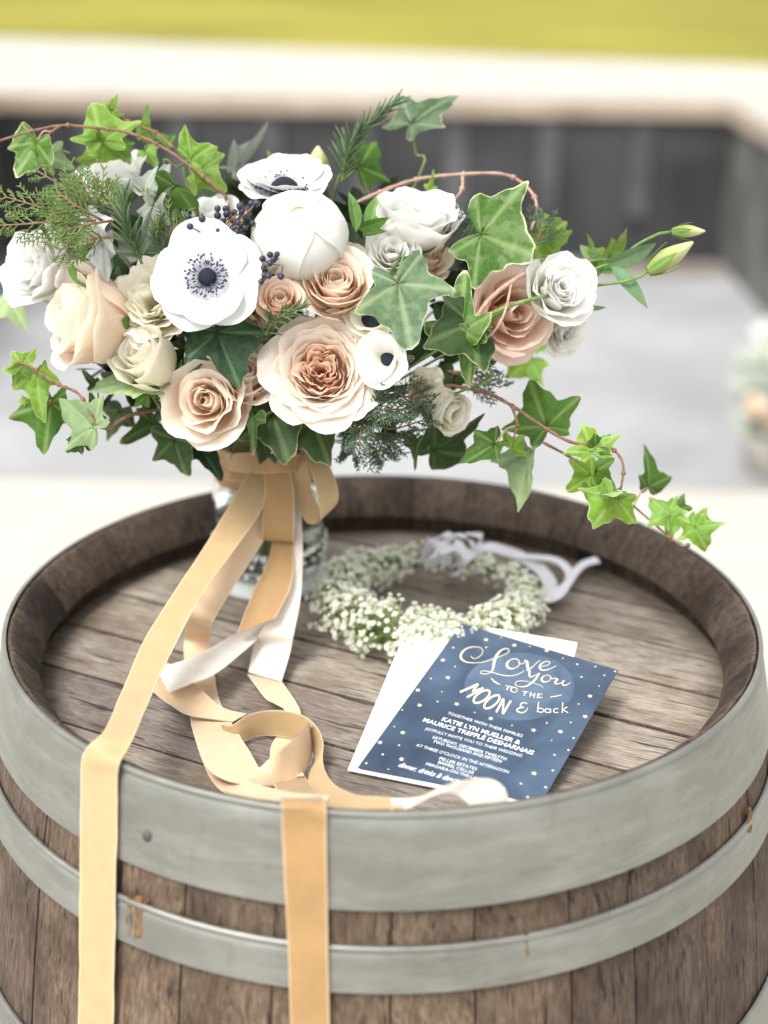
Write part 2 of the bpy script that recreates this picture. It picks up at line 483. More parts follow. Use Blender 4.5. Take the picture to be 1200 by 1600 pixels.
M['print'] = t.end(t.bsdf(color=(0.80, 0.82, 0.86), rough=0.5))

M['slab'] = plain('pale_paving', (0.43, 0.405, 0.365), (0.49, 0.465, 0.425), 3, 0.8, 0.1)
M['court'] = plain('grey_courtyard', (0.262, 0.264, 0.272), (0.385, 0.388, 0.398), 1.6, 0.8, 0.2, det=7)
M['lawn'] = plain('yellow_green_lawn', (0.18, 0.172, 0.028), (0.31, 0.275, 0.05), 0.5, 0.9, 0, 0.1, 8)  # yellow-green grass, tone varied by noise alone
M['path'] = plain('pale_gravel', (0.42, 0.395, 0.35), (0.49, 0.465, 0.42), 5, 0.9)
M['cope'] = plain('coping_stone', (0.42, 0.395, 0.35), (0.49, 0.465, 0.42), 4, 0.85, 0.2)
M['copeshade'] = plain('coping_face_shade', (0.34, 0.27, 0.20), (0.46, 0.38, 0.30), 6, 0.85, 0.2)  # same stone in a browner tone: shade of the side faces painted in
M['wall'] = plain('charcoal_panel', (0.030, 0.030, 0.032), (0.062, 0.062, 0.064), 3, 0.6, 0.1)
M['post'] = plain('grey_stripe', (0.05, 0.05, 0.053), (0.12, 0.12, 0.123), 4, 0.7, 0.1)
M['sidewall'] = plain('grey_side_panel', (0.05, 0.05, 0.048), (0.17, 0.165, 0.155), 3.5, 0.8, 0.2)

# ------------------------------------------------------------------ setting: ground, courtyard, terrace, lawn
mb = MB(); mb.add([(-600, -600, 0), (600, -600, 0), (600, 600, 0), (-600, 600, 0)], [(0, 1, 2, 3)])
solo('ground', mb, M['slab'], kind='structure', smooth=False)
mb = MB(); mb.add([(-1.9, 3.86, 0.004), (1.7, 3.80, 0.004), (1.7, 7.0, 0.004), (-1.9, 7.0, 0.004)], [(0, 1, 2, 3)])
solo('courtyard_paving', mb, M['court'], kind='structure', smooth=False)
WZ = 0.66
mb = MB(); mb.add([(-1.75, 6.50, 0.008), (1.52, 6.46, 0.008), (1.52, 6.70, 0.008), (-1.75, 6.74, 0.008)], [(0, 1, 2, 3)])
solo('gravel_strip', mb, plain('brown_gravel', (0.14, 0.11, 0.085), (0.30, 0.25, 0.20), 18, 0.9), kind='structure', smooth=False)
mb = MB()
mb.box((-14, 7.02, 0.0), (14, 15.4, WZ + 0.07))
mb.box((1.76, 4.3, 0.0), (14, 7.015, WZ + 0.069))
mb.box((-14, 4.3, 0.0), (-2.0, 7.015, WZ + 0.069))
solo('terrace_path', mb, M['path'], kind='structure', smooth=False)
mb = MB(); mb.box((-400, 10.705, 0.0), (400, 700, WZ + 0.075))
for i_, v_ in enumerate(mb.v):
    if v_[1] < 11: mb.v[i_] = (v_[0], 9.25 - v_[0] * 0.30, v_[2])
solo('lawn', mb, M['lawn'], kind='structure', smooth=False)

def retaining(name, label, a, b, normal, panel_mat, stripes, cope_from, cope_to):
    """wall from a to b (ground points), panels side by side, posts on their joints, coping stones on top"""
    a = Vector(a); b = Vector(b); d = (b - a); L = d.length; d.normalize()
    nrm = Vector(normal)
    rt = thing(name, label, 'wall', (a.x, a.y, 0))
    def ob(u0, u1, n0, n1, z0, z1):
        m = MB(); vs = []
        for z in (z0, z1):
            for (u, n) in ((u0, n0), (u1, n0), (u1, n1), (u0, n1)):
                q = a + d * u + nrm * n
                vs.append((q.x, q.y, z))
        m.add(vs, [(3, 2, 1, 0), (4, 5, 6, 7), (0, 1, 5, 4), (1, 2, 6, 5), (2, 3, 7, 6), (3, 0, 4, 7)])
        return m
    n = max(1, round(L / 0.42)); st = L / n
    for i in range(n):
        part('panel', ob(i * st + 0.004, (i + 1) * st - 0.004, -0.10, random.uniform(-0.004, 0.004), 0, WZ - 0.012), panel_mat, rt, smooth=False)
        if stripes and i > 0:
            part('post', ob(i * st - 0.045, i * st + 0.045, 0.006, 0.022, 0.22, WZ - 0.03), M['post'], rt, smooth=False)  # paler grey upright strip raised on the panel joint
    n = max(1, round((cope_to - cope_from) / 0.7)); st = (cope_to - cope_from) / n
    for i in range(n):
        c = part('coping_stone', ob(cope_from + i * st + 0.002, cope_from + (i + 1) * st - 0.002, -0.24, 0.03, WZ, WZ + 0.075 + random.uniform(0, 0.003)), [M['cope'], M['copeshade']], rt, smooth=False)
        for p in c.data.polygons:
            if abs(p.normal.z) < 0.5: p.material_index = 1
retaining('retaining_wall', 'long dark panelled retaining wall with grey posts below the pale stone coping', (-1.78, 6.80, 0), (1.56, 6.76, 0), (0, -1, 0), M['wall'], True, -0.25, 3.60)
retaining('retaining_wall', 'mottled grey retaining wall along the right side of the courtyard', (1.54, 4.3, 0), (1.54, 6.72, 0), (-1, 0, 0), M['sidewall'], False, 0.0, 2.38)
retaining('retaining_wall', 'short stretch of dark retaining wall at the left end of the courtyard', (-1.77, 4.3, 0), (-1.77, 6.76, 0), (1, 0, 0), M['sidewall'], False, 0.0, 2.42)

# ------------------------------------------------------------------ barrel
bar = thing('wine_barrel', 'weathered oak barrel with grey steel hoops standing upright under the bouquet', 'barrel', (BC.x, BC.y, 0))
NS = 30
ws = np.array([random.uniform(0.75, 1.3) for _ in range(NS)]); ang = np.concatenate([[0], np.cumsum(ws)]) / ws.sum() * 2 * math.pi + 0.13
for i in range(NS):
    a0, a1 = ang[i] + 0.0022, ang[i + 1] - 0.0022
    jr = random.uniform(-0.0007, 0.0007)
    prof = []
    for z in np.linspace(0.0, RIM - 0.003, 16):
        prof.append((r_out(z) + jr, z))
    prof += [(0.2952, RIM), (0.2935, RIM - 0.0004), (0.2915, RIM - 0.0018), (0.2765, RIM - 0.022), (0.2735, RIM - 0.0335), (0.2765, RIM - 0.0365), (0.2865, RIM - 0.040), (0.2865, RIM - 0.075)]
    for z in np.linspace(RIM - 0.12, 0.0, 5):
        prof.append((r_out(z) - 0.026, z))
    rows = []; nk = 4
    for k in range(nk + 1):
        a = a0 + (a1 - a0) * k / nk
        dr = -0.0009 if k in (0, nk) else 0
        rows.append([(BC.x + (r + dr) * math.cos(a), BC.y + (r + dr) * math.sin(a), z) for (r, z) in prof])
    m = MB(); m.grid(rows, closed=True)
    np_ = len(prof)
    m.f.append(tuple(range(np_))); m.mi.append(0)
    m.f.append(tuple(nk * np_ + q for q in range(np_))[::-1]); m.mi.append(0)
    nz_ = len(prof)
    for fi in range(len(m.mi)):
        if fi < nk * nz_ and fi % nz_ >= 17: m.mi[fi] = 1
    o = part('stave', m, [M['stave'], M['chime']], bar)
    o.data.set_sharp_from_angle(angle=R(35))
# head planks
ROT = R(-27)
pw = 0.0685; RH = 0.2845
edges = [-RH] + [pw * k + 0.004 for k in range(-4, 5) if abs(pw * k + 0.004) < RH - 0.012] + [RH]
for i in range(len(edges) - 1):
    v0, v1 = edges[i] + 0.0007, edges[i + 1] - 0.0007
    hz = random.uniform(-0.0007, 0.0007)
    def outline(v0, v1, rr):
        vs = np.linspace(v0, v1, 9)
        f = lambda v: math.sqrt(max(1e-6, rr * rr - v * v))
        us = [(f(v), v) for v in vs] + [(-f(v), v) for v in vs[::-1]]
        return us
    o0 = outline(max(v0, -RH + .002), min(v1, RH - .002), RH)
    o1 = outline(max(v0, -RH + .002) + 0.0011, min(v1, RH - .002) - 0.0011, RH - 0.001)
    n = len(o0)
    rows = [[(x, y, HEAD - 0.022) for x, y in o0], [(x, y, HEAD + hz - 0.0013) for x, y in o0], [(x, y, HEAD + hz) for x, y in o1]]
    # fine top as a grid of strips so the face shades flat
    m = MB(); m.grid(rows, closed=True)
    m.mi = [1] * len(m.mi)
    m.f.append(tuple(2 * n + k for k in range(n))); m.mi.append(0)
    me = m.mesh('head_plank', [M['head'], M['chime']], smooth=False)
    o = bpy.data.objects.new('head_plank', me); COL.objects.link(o); o.parent = bar
    o.rotation_euler = (0, 0, ROT)
# hoops
def hoop(zt, zb, label, th=0.0022):
    prof = []
    for z in np.linspace(zt, zb, 8):
        prof.append((r_out(min(z, RIM)) + 0.0008 + th, z - RIM))
    r0_, z0_ = prof[0]
    prof = [(r0_ - 0.0004, z0_), (r0_ + 0.0010, z0_ - 0.0008), (r0_ + 0.0013, z0_ - 0.0022), (r0_ + 0.0010, z0_ - 0.0038), (r0_ + 0.0003, z0_ - 0.0050)] + [(r0_ + (r_out(min(z, RIM)) - r_out(min(zt, RIM))), z - RIM) for z in np.linspace(zt - 0.0065, zb, 8)]
    prof.append((r_out(zb) + 0.0009, zb - RIM)); prof.append((r_out(zt) + 0.0009, zt - RIM)); 
    prof.append(prof[0])
    m = MB(); m.lathe(prof, (BC.x, BC.y, RIM), 128)
    o = part('hoop', m, M['steel'], bar, label)
    o.data.set_sharp_from_angle(angle=R(40))
    return o
h1 = hoop(RIM + 0.0012, RIM - 0.0625, 'broad grey steel hoop round the rim')
h2 = hoop(RIM - 0.087, RIM - 0.1185, 'narrower steel hoop below the rim hoop with rust streaks')
h3 = hoop(RIM - 0.240, RIM - 0.280, 'third hoop on the belly')
hoop(0.255, 0.215, 'lower belly hoop'); hoop(0.062, 0.002, 'bottom hoop')
def rivet(px, py, parent):
    q = Bp(px, py, 0.003)
    m = MB(); m.ball(q, 0.0042, 10, 6, (1, 0.6, 1))
    part('rivet', m, M['rivet'], parent)
rivet(232, 1307, h1)
def rust(px, py0, py1, wpx, parent, ragged=5):
    rows = []; n = 7; mm = 6
    jit = [random.uniform(-0.12, 0.12) for _ in range(n + 1)]
    for i in range(n + 1):
        y = py0 + (py1 - py0) * i / n
        wv = wpx * (0.86 + 0.14 * math.sin(i * 1.7 + px)) * (1 if i < n else 0.7)
        rows.append([Bp(px + jit[i] * ragged + wv * (k / mm - 0.5), y + random.uniform(-2, 2), 0.0034) for k in range(mm + 1)])
    m = MB(); m.grid(rows)
    part('rust_stain', m, M['rust'], parent)
rust(216, 1399, 1466, 15, h2)
rust(202, 1402, 1462, 9, h2)
rust(228, 1401, 1410, 10, h2)
rust(823, 1455, 1496, 7, h2)
rust(1172, 1262, 1300, 7, h2)

# ------------------------------------------------------------------ vase with stems
VC = Vector((-0.1047, 1.237, HEAD + 0.0008))
TIE = VC + Vector((0.008, -0.004, 0.128))
va = thing('glass_vase', 'clear glass vase with pressed dots and a milky foot holding the flower stems', 'vase', VC)
m = MB()
outer = [(0.0465, 0.012), (0.0485, 0.020), (0.0505, 0.04), (0.0515, 0.065), (0.0505, 0.09), (0.0475, 0.108), (0.0455, 0.118), (0.0475, 0.127), (0.049, 0.130)]
inner = [(0.0465, 0.130), (0.044, 0.125), (0.0428, 0.118), (0.045, 0.107), (0.048, 0.09), (0.049, 0.065), (0.048, 0.04), (0.044, 0.024), (0.0, 0.021)]
m.lathe([(0.0, 0.012)] + outer + inner, VC, 56)
part('vase_body', m, M['glass'], va)
m = MB()
m.lathe([(0.0, 0.0), (0.055, 0.0), (0.058, 0.003), (0.056, 0.007), (0.048, 0.010), (0.0462, 0.0118), (0.0, 0.0118)], VC, 56)
part('foot', m, M['milk'], va)
m = MB()
for row, (z, r, br) in enumerate(((0.020, 0.0490, 0.0026), (0.031, 0.0502, 0.0026), (0.042, 0.0512, 0.0024))):
    for k in range(26):
        a = 2 * math.pi * (k + 0.5 * row) / 26
        m.ball(VC + Vector((r * math.cos(a), r * math.sin(a), z)), br, 8, 6)
part('pressed_dots', m, M['milk'], va, kind='stuff')
m = MB()
m.lathe([(0.0, 0.0225), (0.0435, 0.0255), (0.0474, 0.04), (0.0484, 0.065), (0.0476, 0.085), (0.0, 0.085)], VC, 48)
part('water', m, M['water'], va)

stem_i = [0]
def stem_part(root, top, back, mat=None, r=0.0021):
    """stem from the bloom to the tie point and on down into the vase"""
    k = stem_i[0]; stem_i[0] += 1
    a = k * 2.399; rr = 0.032 * math.sqrt(((k * 0.618) % 1))
    tie = TIE + Vector((0.021 * math.cos(a) * ((k * .37) % 1), 0.021 * math.sin(a) * ((k * .37) % 1), 0))
    foot = VC + Vector((rr * math.cos(a + 2.6), rr * math.sin(a + 2.6), 0.027))
    pts = [top, top + back * 0.03, (top + back * 0.05) * 0.45 + tie * 0.55 + Vector((0, 0, 0.02)), tie, foot]
    m = MB(); m.tube([Vector(q) for q in crom([tuple(p) for p in pts], 5)], r, 6)
    part('flower_stem', m, mat or M['stem'], root)

# ------------------------------------------------------------------ flowers
def petal(L, Wh, b, r0, z0, rc=1.0, ruf=0.0, nu=8, nv=9, rnd=0.32, gbase=0.28, gpk=0.62, jag=0.03, tipc=0.0):
    vv = np.linspace(0, 1, 41)
    be = np.radians(np.interp(vv, np.linspace(0, 1, len(b)), b))
    ds = L / 40
    rr = r0 + np.concatenate([[0], np.cumsum(np.sin((be[1:] + be[:-1]) / 2) * ds)])
    zz = z0 + np.concatenate([[0], np.cumsum(np.cos((be[1:] + be[:-1]) / 2) * ds)])
    ph = random.uniform(0, 6.28); ph2 = random.uniform(0, 6.28)
    rows = []; uv = []
    for i in range(nv + 1):
        v = i / nv
        row = []; ur = []
        for j in range(nu + 1):
            u = 2 * j / nu - 1
            s = v * (1 - rnd * abs(u) ** 2.4 + jag * math.sin(4.1 * u + ph) + jag * 0.6 * math.sin(9 * u + ph2) + tipc * max(0, 1 - abs(u) * 2.5))
            s = min(max(s, 0), 1)
            r = float(np.interp(s, vv, rr)); z = float(np.interp(s, vv, zz)); bb = float(np.interp(s, vv, be))
            g = gbase + (1 - gbase) * math.sin(min(s / gpk, 1) * math.pi / 2)
            x = u * Wh * g
            Rc = max(abs(r) * rc, 0.10 * L)
            an = max(-2.7, min(2.7, x / Rc))
            X = r - Rc + Rc * math.cos(an); Y = Rc * math.sin(an)
            k = ruf * L * s * s * (math.sin(2.6 * u * math.pi + ph) * (0.4 + 0.6 * abs(u)) + 0.5 * math.sin(5.3 * u + ph2))
            X += k * math.cos(bb); z2 = z - k * math.sin(bb)
            row.append((X, Y, z2)); ur.append(((u + 1) / 2, s))
        rows.append(row); uv.append(ur)
    return np.array(rows), uv

def frame(c, face, roll=0.0):
    n = camvec(*face)
    up = MROT @ Vector((0, 1, 0))
    x = up.cross(n)
    if x.length < 1e-3: x = MROT @ Vector((1, 0, 0))
    x.normalize(); y = n.cross(x)
    m3 = Matrix((x, y, n)).transposed() @ Matrix.Rotation(roll, 3, 'Z')
    return m3
def place(rows, az, tilt_off, m3, c, scale):
    a = np.array(rows).reshape(-1, 3)
    ca, sa = math.cos(az), math.sin(az)
    q = np.stack([a[:, 0] * ca - a[:, 1] * sa, a[:, 0] * sa + a[:, 1] * ca, a[:, 2]], 1) + np.array(tilt_off)
    w = (q * scale) @ np.array(m3).T + np.array(c)
    return w.reshape(np.array(rows).shape)

PET = []
def add_petal(root, mat, m3, c, sc, az, off=(0, 0, 0), label=None, **kw):
    rows, uv = petal(**kw)
    j = random.uniform(-1, 1) * 0.045          # each petal sits a little differently
    rows = rows.copy(); rows[..., 2] += j
    ca, sa = math.cos(az), math.sin(az)
    q = np.stack([rows[..., 0] * ca - rows[..., 1] * sa + off[0], rows[..., 0] * sa + rows[..., 1] * ca + off[1], rows[..., 2] + off[2]], -1)
    PET.append((mat, q, uv))
def flush_petals(root, m3, c, sc, norm=True):
    ext = 1.0
    if norm:
        ext = np.percentile(np.hypot(*np.concatenate([q.reshape(-1, 3) for _, q, _ in PET])[:, :2].T), 97)
    for mat, q, uv in PET:
        m = MB(); m.grid(place(q, 0, (0, 0, 0), m3, c, sc / ext), uv)
        part('petal', m, mat, root)
    PET.clear()
    return ext

def lerp(a, b, f):
    return a + (b - a) * f
def lerpt(a, b, f):
    return [lerp(x, y, f) for x, y in zip(a, b)]

FG = 'flowers of the bridal bouquet'
def flower(name, label, cat, px, py, rpx, face, mat, kind, dd=0.0, roll=None, stem=True, n=None, mat2=None, zoff=0.0, **o):
    d = Dp(px, py) + dd
    c = P(px, py, d)
    sc = rpx * d / F
    roll = random.uniform(0, 6.28) if roll is None else roll
    m3 = frame(c, face, roll)
    rt = thing(name, label, cat, c, FG)
    back = -(m3 @ Vector((0, 0, 1)))
    G = 2.39996
    if kind == 'rose':          # spiral rose: tight heart, reflexed guard petals
        n = n or 17
        op = o.get('open', 1.0)
        for i in range(n):
            f = i / (n - 1)
            b = lerpt((44, 12, -4, -12), (86, 58 * op, 26 * op, 92 * op), f ** 1.3)
            L = lerp(0.80, 1.14, f) * random.uniform(0.92, 1.07)
            b = [x + random.uniform(-9, 9) for x in b]
            add_petal(rt, mat2 if (mat2 and f < 0.55) else mat, m3, c, sc, i * G + random.uniform(-.15, .15), L=L, Wh=lerp(0.32, 0.96, f ** .8), b=b,
                      r0=lerp(0.015, 0.06, f), z0=lerp(-0.52, -0.66, f), rc=lerp(1.0, 1.18, f), off=(random.uniform(-.04, .04), random.uniform(-.04, .04), 0), ruf=lerp(0.015, 0.060, f) + o.get('ruf', 0), rnd=0.24, jag=0.038, nu=10, nv=9, tipc=0.04)
    elif kind == 'garden':      # quartered garden rose
        for i in range(7):      # guard petals
            add_petal(rt, mat, m3, c, sc, i * 2 * math.pi / 7 + random.uniform(-.2, .2), L=random.uniform(1.10, 1.30), Wh=0.70, b=(86, 46, 58, 100), r0=0.08, z0=-0.52, rc=1.25, ruf=0.045, jag=0.04, nu=12, nv=11, tipc=0.05)
        for k, (cnt, L, W, b, z0) in enumerate(((6, 1.08, 0.66, (84, 50, 36, 84), -0.52), (6, 1.00, 0.62, (84, 52, 22, 62), -0.52), (7, 0.95, 0.56, (84, 54, 12, 40), -0.54), (7, 0.90, 0.50, (84, 50, 6, 26), -0.56), (8, 0.85, 0.44, (82, 46, 2, 16), -0.56))):
            for i in range(cnt):
                add_petal(rt, mat, m3, c, sc, (i + 0.45 * k) * 2 * math.pi / cnt + random.uniform(-.2, .2), L=L * random.uniform(0.92, 1.06), Wh=W, b=b, r0=0.06, z0=z0, rc=1.15, ruf=0.040, jag=0.035, nu=11, nv=10)
        for q in range(5):      # five folded quarters packed in the cup
            a = q * 2 * math.pi / 5 + 0.4
            for k in range(5):
                rad = 0.09 + 0.082 * k
                az = a + random.uniform(-0.16, 0.16)
                add_petal(rt, mat2, m3, c, sc, az, off=(0, 0, 0), L=random.uniform(0.46, 0.60) + 0.01 * k, Wh=0.12 + 0.046 * k, b=(10, random.uniform(-6, 10), random.uniform(-16, 40)), r0=rad,
                          z0=-0.42 + random.uniform(-.04, .04), rc=0.55, ruf=0.075, rnd=0.34, jag=0.04, nu=10, nv=8)
        for k in range(5):
            add_petal(rt, mat2, m3, c, sc, k * 1.26 + 1.0, L=0.54, Wh=0.26, b=(0, 8, 20), r0=0.05 + 0.10 * (k % 3), z0=-0.42, rc=-1 if False else 2.4, ruf=0.08, rnd=0.4, jag=0.05, nu=7, nv=6)
    elif kind == 'lisianthus':
        n = n or 24
        for i in range(n):
            f = i / (n - 1)
            b = [x + random.uniform(-10, 10) for x in lerpt((30, 0, 0, 14), (86, 50, 20, 66), f ** 1.1)]
            add_petal(rt, mat, m3, c, sc, i * G + random.uniform(-.2, .2), L=lerp(0.85, 1.20, f) * random.uniform(.9, 1.08), Wh=lerp(0.36, 0.80, f), b=b, r0=0.04, z0=-0.62,
                      rc=1.2, ruf=lerp(0.045, 0.075, f), rnd=0.22, jag=0.055, nu=14, nv=10)
    elif kind == 'carnation':   # very full ruffled bloom
        n = n or 34
        for i in range(n):
            f = i / (n - 1)
            b = lerpt((20, 0, 12), (78, 40, 62), f)
            add_petal(rt, mat, m3, c, sc, i * G + random.uniform(-.3, .3), L=lerp(0.80, 1.10, f) * random.uniform(.9, 1.08), Wh=lerp(0.26, 0.52, f), b=b, r0=0.05 + 0.02 * (i % 3), z0=-0.6,
                      rc=1.1, ruf=0.065, rnd=0.28, jag=0.05, nu=11, nv=7)
    elif kind == 'ball':        # closed globe
        n = n or 15
        for i in range(n):
            f = i / (n - 1)
            k = lerp(0.93, 1.0, f)
            add_petal(rt, mat, m3, c, sc, i * G + random.uniform(-.2, .2), L=lerp(3.10, 2.25, f) * k * random.uniform(.97, 1.02), Wh=lerp(0.75, 1.02, f), b=(97, 58, 2, -56, -84 if f < .6 else -70), r0=0.03, z0=-0.72 * k, rc=1.03, ruf=0.016, rnd=0.24, jag=0.03, nu=14, nv=16)
        hb = MB(); hc = c + m3 @ Vector((0, 0, 0.50 * sc)); hb.ball(hc, 0.34 * sc, 12, 8)
        part('flower_heart', hb, M['cream'], rt)
    elif kind == 'anemone':
        cup = o.get('cup', 0)
        for i in range(o.get('np', 5)):
            add_petal(rt, mat, m3, c, sc, i * 2 * math.pi / 5 + random.uniform(-.1, .1), L=random.uniform(0.88, 1.08), Wh=random.uniform(.56, .66), b=(88 - cup, 80 - cup + random.uniform(-6, 6), 76 - cup * 0.7 + random.uniform(-8, 8), 92 - cup * 0.3 + random.uniform(-14, 10)), r0=0.04, z0=-0.03, rc=1.7, ruf=0.034, rnd=0.25, gbase=0.25, jag=0.02, nu=14, nv=12, tipc=random.uniform(-.03, .03))
        for i in (0, 2, 3):
            add_petal(rt, mat, m3, c, sc, (i + 0.5) * 2 * math.pi / 5 + random.uniform(-.12, .12), L=random.uniform(0.82, 1.0), Wh=random.uniform(.50, .60), b=(80 - cup, 70 - cup + random.uniform(-6, 6), 64 - cup * 0.7 + random.uniform(-8, 8), 82 - cup * 0.3 + random.uniform(-14, 10)), r0=0.04, z0=0.0, rc=1.7, ruf=0.036, rnd=0.27, gbase=0.25, jag=0.02, nu=14, nv=12)
        m = MB()
        er = o.get('eye', 0.165)
        rows = []
        for i in range(9):
            th = math.pi / 2 * i / 8
            rows.append([(er * max(.02, math.sin(th)) * math.cos(2 * math.pi * k / 18) * (1 + .05 * math.sin(k * 5)), er * max(.02, math.sin(th)) * math.sin(2 * math.pi * k / 18), 0.06 + er * 0.85 * math.cos(th)) for k in range(18)])
        rows.append([(x * .8, y * .8, -0.03) for (x, y, z) in rows[-1]])
        m.grid(place(rows, 0, (0, 0, 0), m3, c, sc), closed=True)
        part('flower_eye', m, M['eye'], rt)
        m = MB()
        for k in range(110):
            a = k * G; rad = er * 1.10 + 0.20 * random.random() ** 0.8 * (er / 0.165); zz = 0.15 + 0.08 * random.random()
            tip = np.array([rad * math.cos(a), rad * math.sin(a), zz])
            b0 = np.array([er * 0.7 * math.cos(a), er * 0.7 * math.sin(a), 0.02])
            W = lambda q: Vector((np.array(q) * sc) @ np.array(m3).T + np.array(c))
            m.tube([W(b0), W((b0 + tip) / 2 + np.array([0, 0, 0.03])), W(tip)], 0.0024 * sc, 3, False)
            e = tip - b0; e[2] = 0; e /= np.linalg.norm(e)
            m.tube([W(tip - e * 0.008), W(tip + e * 0.012 + np.array([0, 0, .008])), W(tip + e * 0.034)], [0.010 * sc, 0.019 * sc, 0.008 * sc], 5)
        part('stamens', m, M['stamen'], rt, kind='stuff')
    ext = flush_petals(rt, m3, c, sc, kind != 'anemone')
    # green calyx behind
    if kind != 'anemone':
        m = MB()
        for k in range(5):
            rows, uv = petal(L=0.62, Wh=0.15, b=(86, 50, 40), r0=0.02, z0=-0.72 if kind != 'ball' else -0.92, rc=1.3, rnd=0.8, nu=4, nv=5, jag=0)
            m.grid(place(rows, k * 2 * math.pi / 5, (0, 0, 0), m3, c, sc / ext * 0.98), uv)
        part('calyx', m, M['lance'], rt)
    if stem:
        stem_part(rt, c + back * sc * (0.66 if kind != 'anemone' else 0.02), back)
    return rt

flower('rose', 'large peach garden rose with a quartered apricot heart, front of the bouquet above the bow', 'rose', 502, 577, 76, (0.0, 0.10, 1), M['garden'], 'garden', mat2=M['core'], dd=-0.004, roll=0.3)
flower('anemone', 'widest white anemone facing out flat with a blue black eye, left of the berries', 'anemone', 325, 435, 90, (-0.06, 0.16, 1), M['purewhite'], 'anemone', dd=-0.02, roll=0.5)
flower('peony', 'round closed white peony globe in the middle top of the bouquet', 'peony', 468, 374, 75, (0.05, 0.55, 0.9), M['white'], 'ball', dd=-0.005)
flower('anemone', 'white anemone tipped back behind the peony globe with its dark eye upward', 'anemone', 445, 300, 84, (0.0, 0.80, 0.62), M['purewhite'], 'anemone', dd=0.01, roll=0.2, eye=0.26, cup=14)
flower('lisianthus', 'white lisianthus at the far left edge with ruffled petals, nodding outward', 'lisianthus', 54, 416, 56, (-0.62, 0.10, 0.75), M['white'], 'lisianthus', dd=-0.03)
flower('rose', 'pale blush rose in side view below the leftmost white lisianthus', 'rose', 122, 497, 77, (-0.80, 0.12, 0.5), M['blush'], 'rose', dd=-0.025, n=18, open=0.72)
flower('carnation', 'fluffy cream ruffled bloom just left of the largest anemone', 'carnation', 238, 472, 66, (-0.12, 0.1, 1), M['cream'], 'carnation', dd=0.0)
flower('ranunculus', 'rounded cream bloom below the fluffy cream one', 'ranunculus', 228, 556, 47, (-0.45, 0.45, 0.75), M['cream'], 'rose', dd=-0.008, n=17, open=0.42)
flower('spray_rose', 'lowest blush spray rose, opened flat under the dark pointed ivy leaf', 'rose', 322, 628, 66, (-0.12, -0.02, 1), M['blush'], 'rose', dd=-0.008, n=17, open=0.96, ruf=0.03)
flower('spray_rose', 'half hidden blush rose at the point of the dark ivy leaf, petals flaring right', 'rose', 385, 583, 50, (0.15, 0.42, 0.85), M['blush'], 'rose', dd=0.012, n=18, open=0.95, ruf=0.03)
flower('spray_rose', 'small tan rosebud tucked between the largest anemone and the berries', 'rose', 438, 468, 33, (0.0, 0.42, 0.9), M['tan'], 'rose', dd=-0.01, n=20, open=0.72)
flower('spray_rose', 'upright peach spray rose with a tight spiral heart under the peony globe', 'rose', 527, 440, 52, (0.05, 0.40, 0.9), M['peach'], 'rose', dd=-0.005, n=21, open=0.66)
flower('spray_rose', 'pale peach rose showing only its back petals behind the peach spray rose', 'rose', 562, 408, 44, (0.4, 0.75, 0.4), M['blush'], 'rose', dd=0.03, n=14, open=0.9)
flower('anemone', 'small white anemone half closed round a black eye, right of the garden rose', 'anemone', 612, 562, 60, (-0.45, -0.08, 0.85), M['white'], 'anemone', dd=-0.014, roll=0.9, cup=46, eye=0.30)
flower('anemone', 'cream green anemone peeping out beneath the grey ivy leaf', 'anemone', 582, 507, 50, (-0.1, 0.45, 0.8), M['cream'], 'anemone', dd=0.008, roll=0.2, cup=28, eye=0.42)
flower('lisianthus', 'white lisianthus at top right beneath the reddish vine arc', 'lisianthus', 654, 337, 62, (0.10, 0.80, 0.55), M['white'], 'lisianthus', dd=0.0, n=24)
flower('lisianthus', 'small white bloom peeking over the top of the grey ivy leaf', 'lisianthus', 612, 392, 42, (0.0, 0.25, 0.95), M['white'], 'lisianthus', dd=0.012, n=18)
flower('lisianthus', 'white lisianthus at the right end of the bouquet beside the green buds', 'lisianthus', 876, 452, 53, (0.30, 0.22, 0.9), M['white'], 'lisianthus', dd=-0.09, n=24)
flower('lisianthus', 'paler white lisianthus hanging below the rightmost bloom', 'lisianthus', 884, 520, 36, (0.35, -0.35, 0.8), M['white'], 'lisianthus', dd=-0.05, n=18)
flower('rose', 'dusky pink rose at the right turned away behind crossing stems', 'rose', 800, 492, 66, (0.35, -0.15, 0.75), M['pink'], 'rose', dd=-0.02, n=14, open=0.8)
flower('lisianthus', 'white bloom at upper left seen from behind among the ivy leaves', 'lisianthus', 180, 270, 54, (-0.15, 0.85, 0.3), M['white'], 'lisianthus', dd=0.0, n=12)
flower('ranunculus', 'small cream bud in shade at the lower right of the bouquet', 'ranunculus', 700, 640, 34, (0.6, -0.4, 0.6), M['cream'], 'rose', dd=0.0, n=14, open=0.4)
flower('ranunculus', 'creamy green bloom half hidden below the small right anemone', 'ranunculus', 664, 606, 32, (0.3, -0.1, 0.9), M['cream'], 'carnation', dd=0.02, n=16)
flower('lisianthus', 'white petals showing between the berries and the peony globe', 'lisianthus', 335, 335, 44, (-0.1, 0.7, 0.7), M['white'], 'lisianthus', dd=0.04, n=12)
flower('spray_rose', 'mauve shaded rose deep between the garden rose and the largest anemone', 'rose', 412, 525, 38, (0, 0.2, 0.9), M['tan'], 'rose', dd=0.04, n=14, open=0.6)
flower('spray_rose', 'pale blush rose peering from under the right edge of the largest anemone', 'rose', 396, 492, 30, (0.3, 0.1, 0.9), M['blush'], 'rose', dd=0.012, n=14, open=0.7)
flower('spray_rose', 'peach rose behind the small white bloom and the grey ivy leaf', 'rose', 668, 400, 40, (0.2, 0.4, 0.8), M['peach'], 'rose', dd=0.035, n=14, open=0.8)

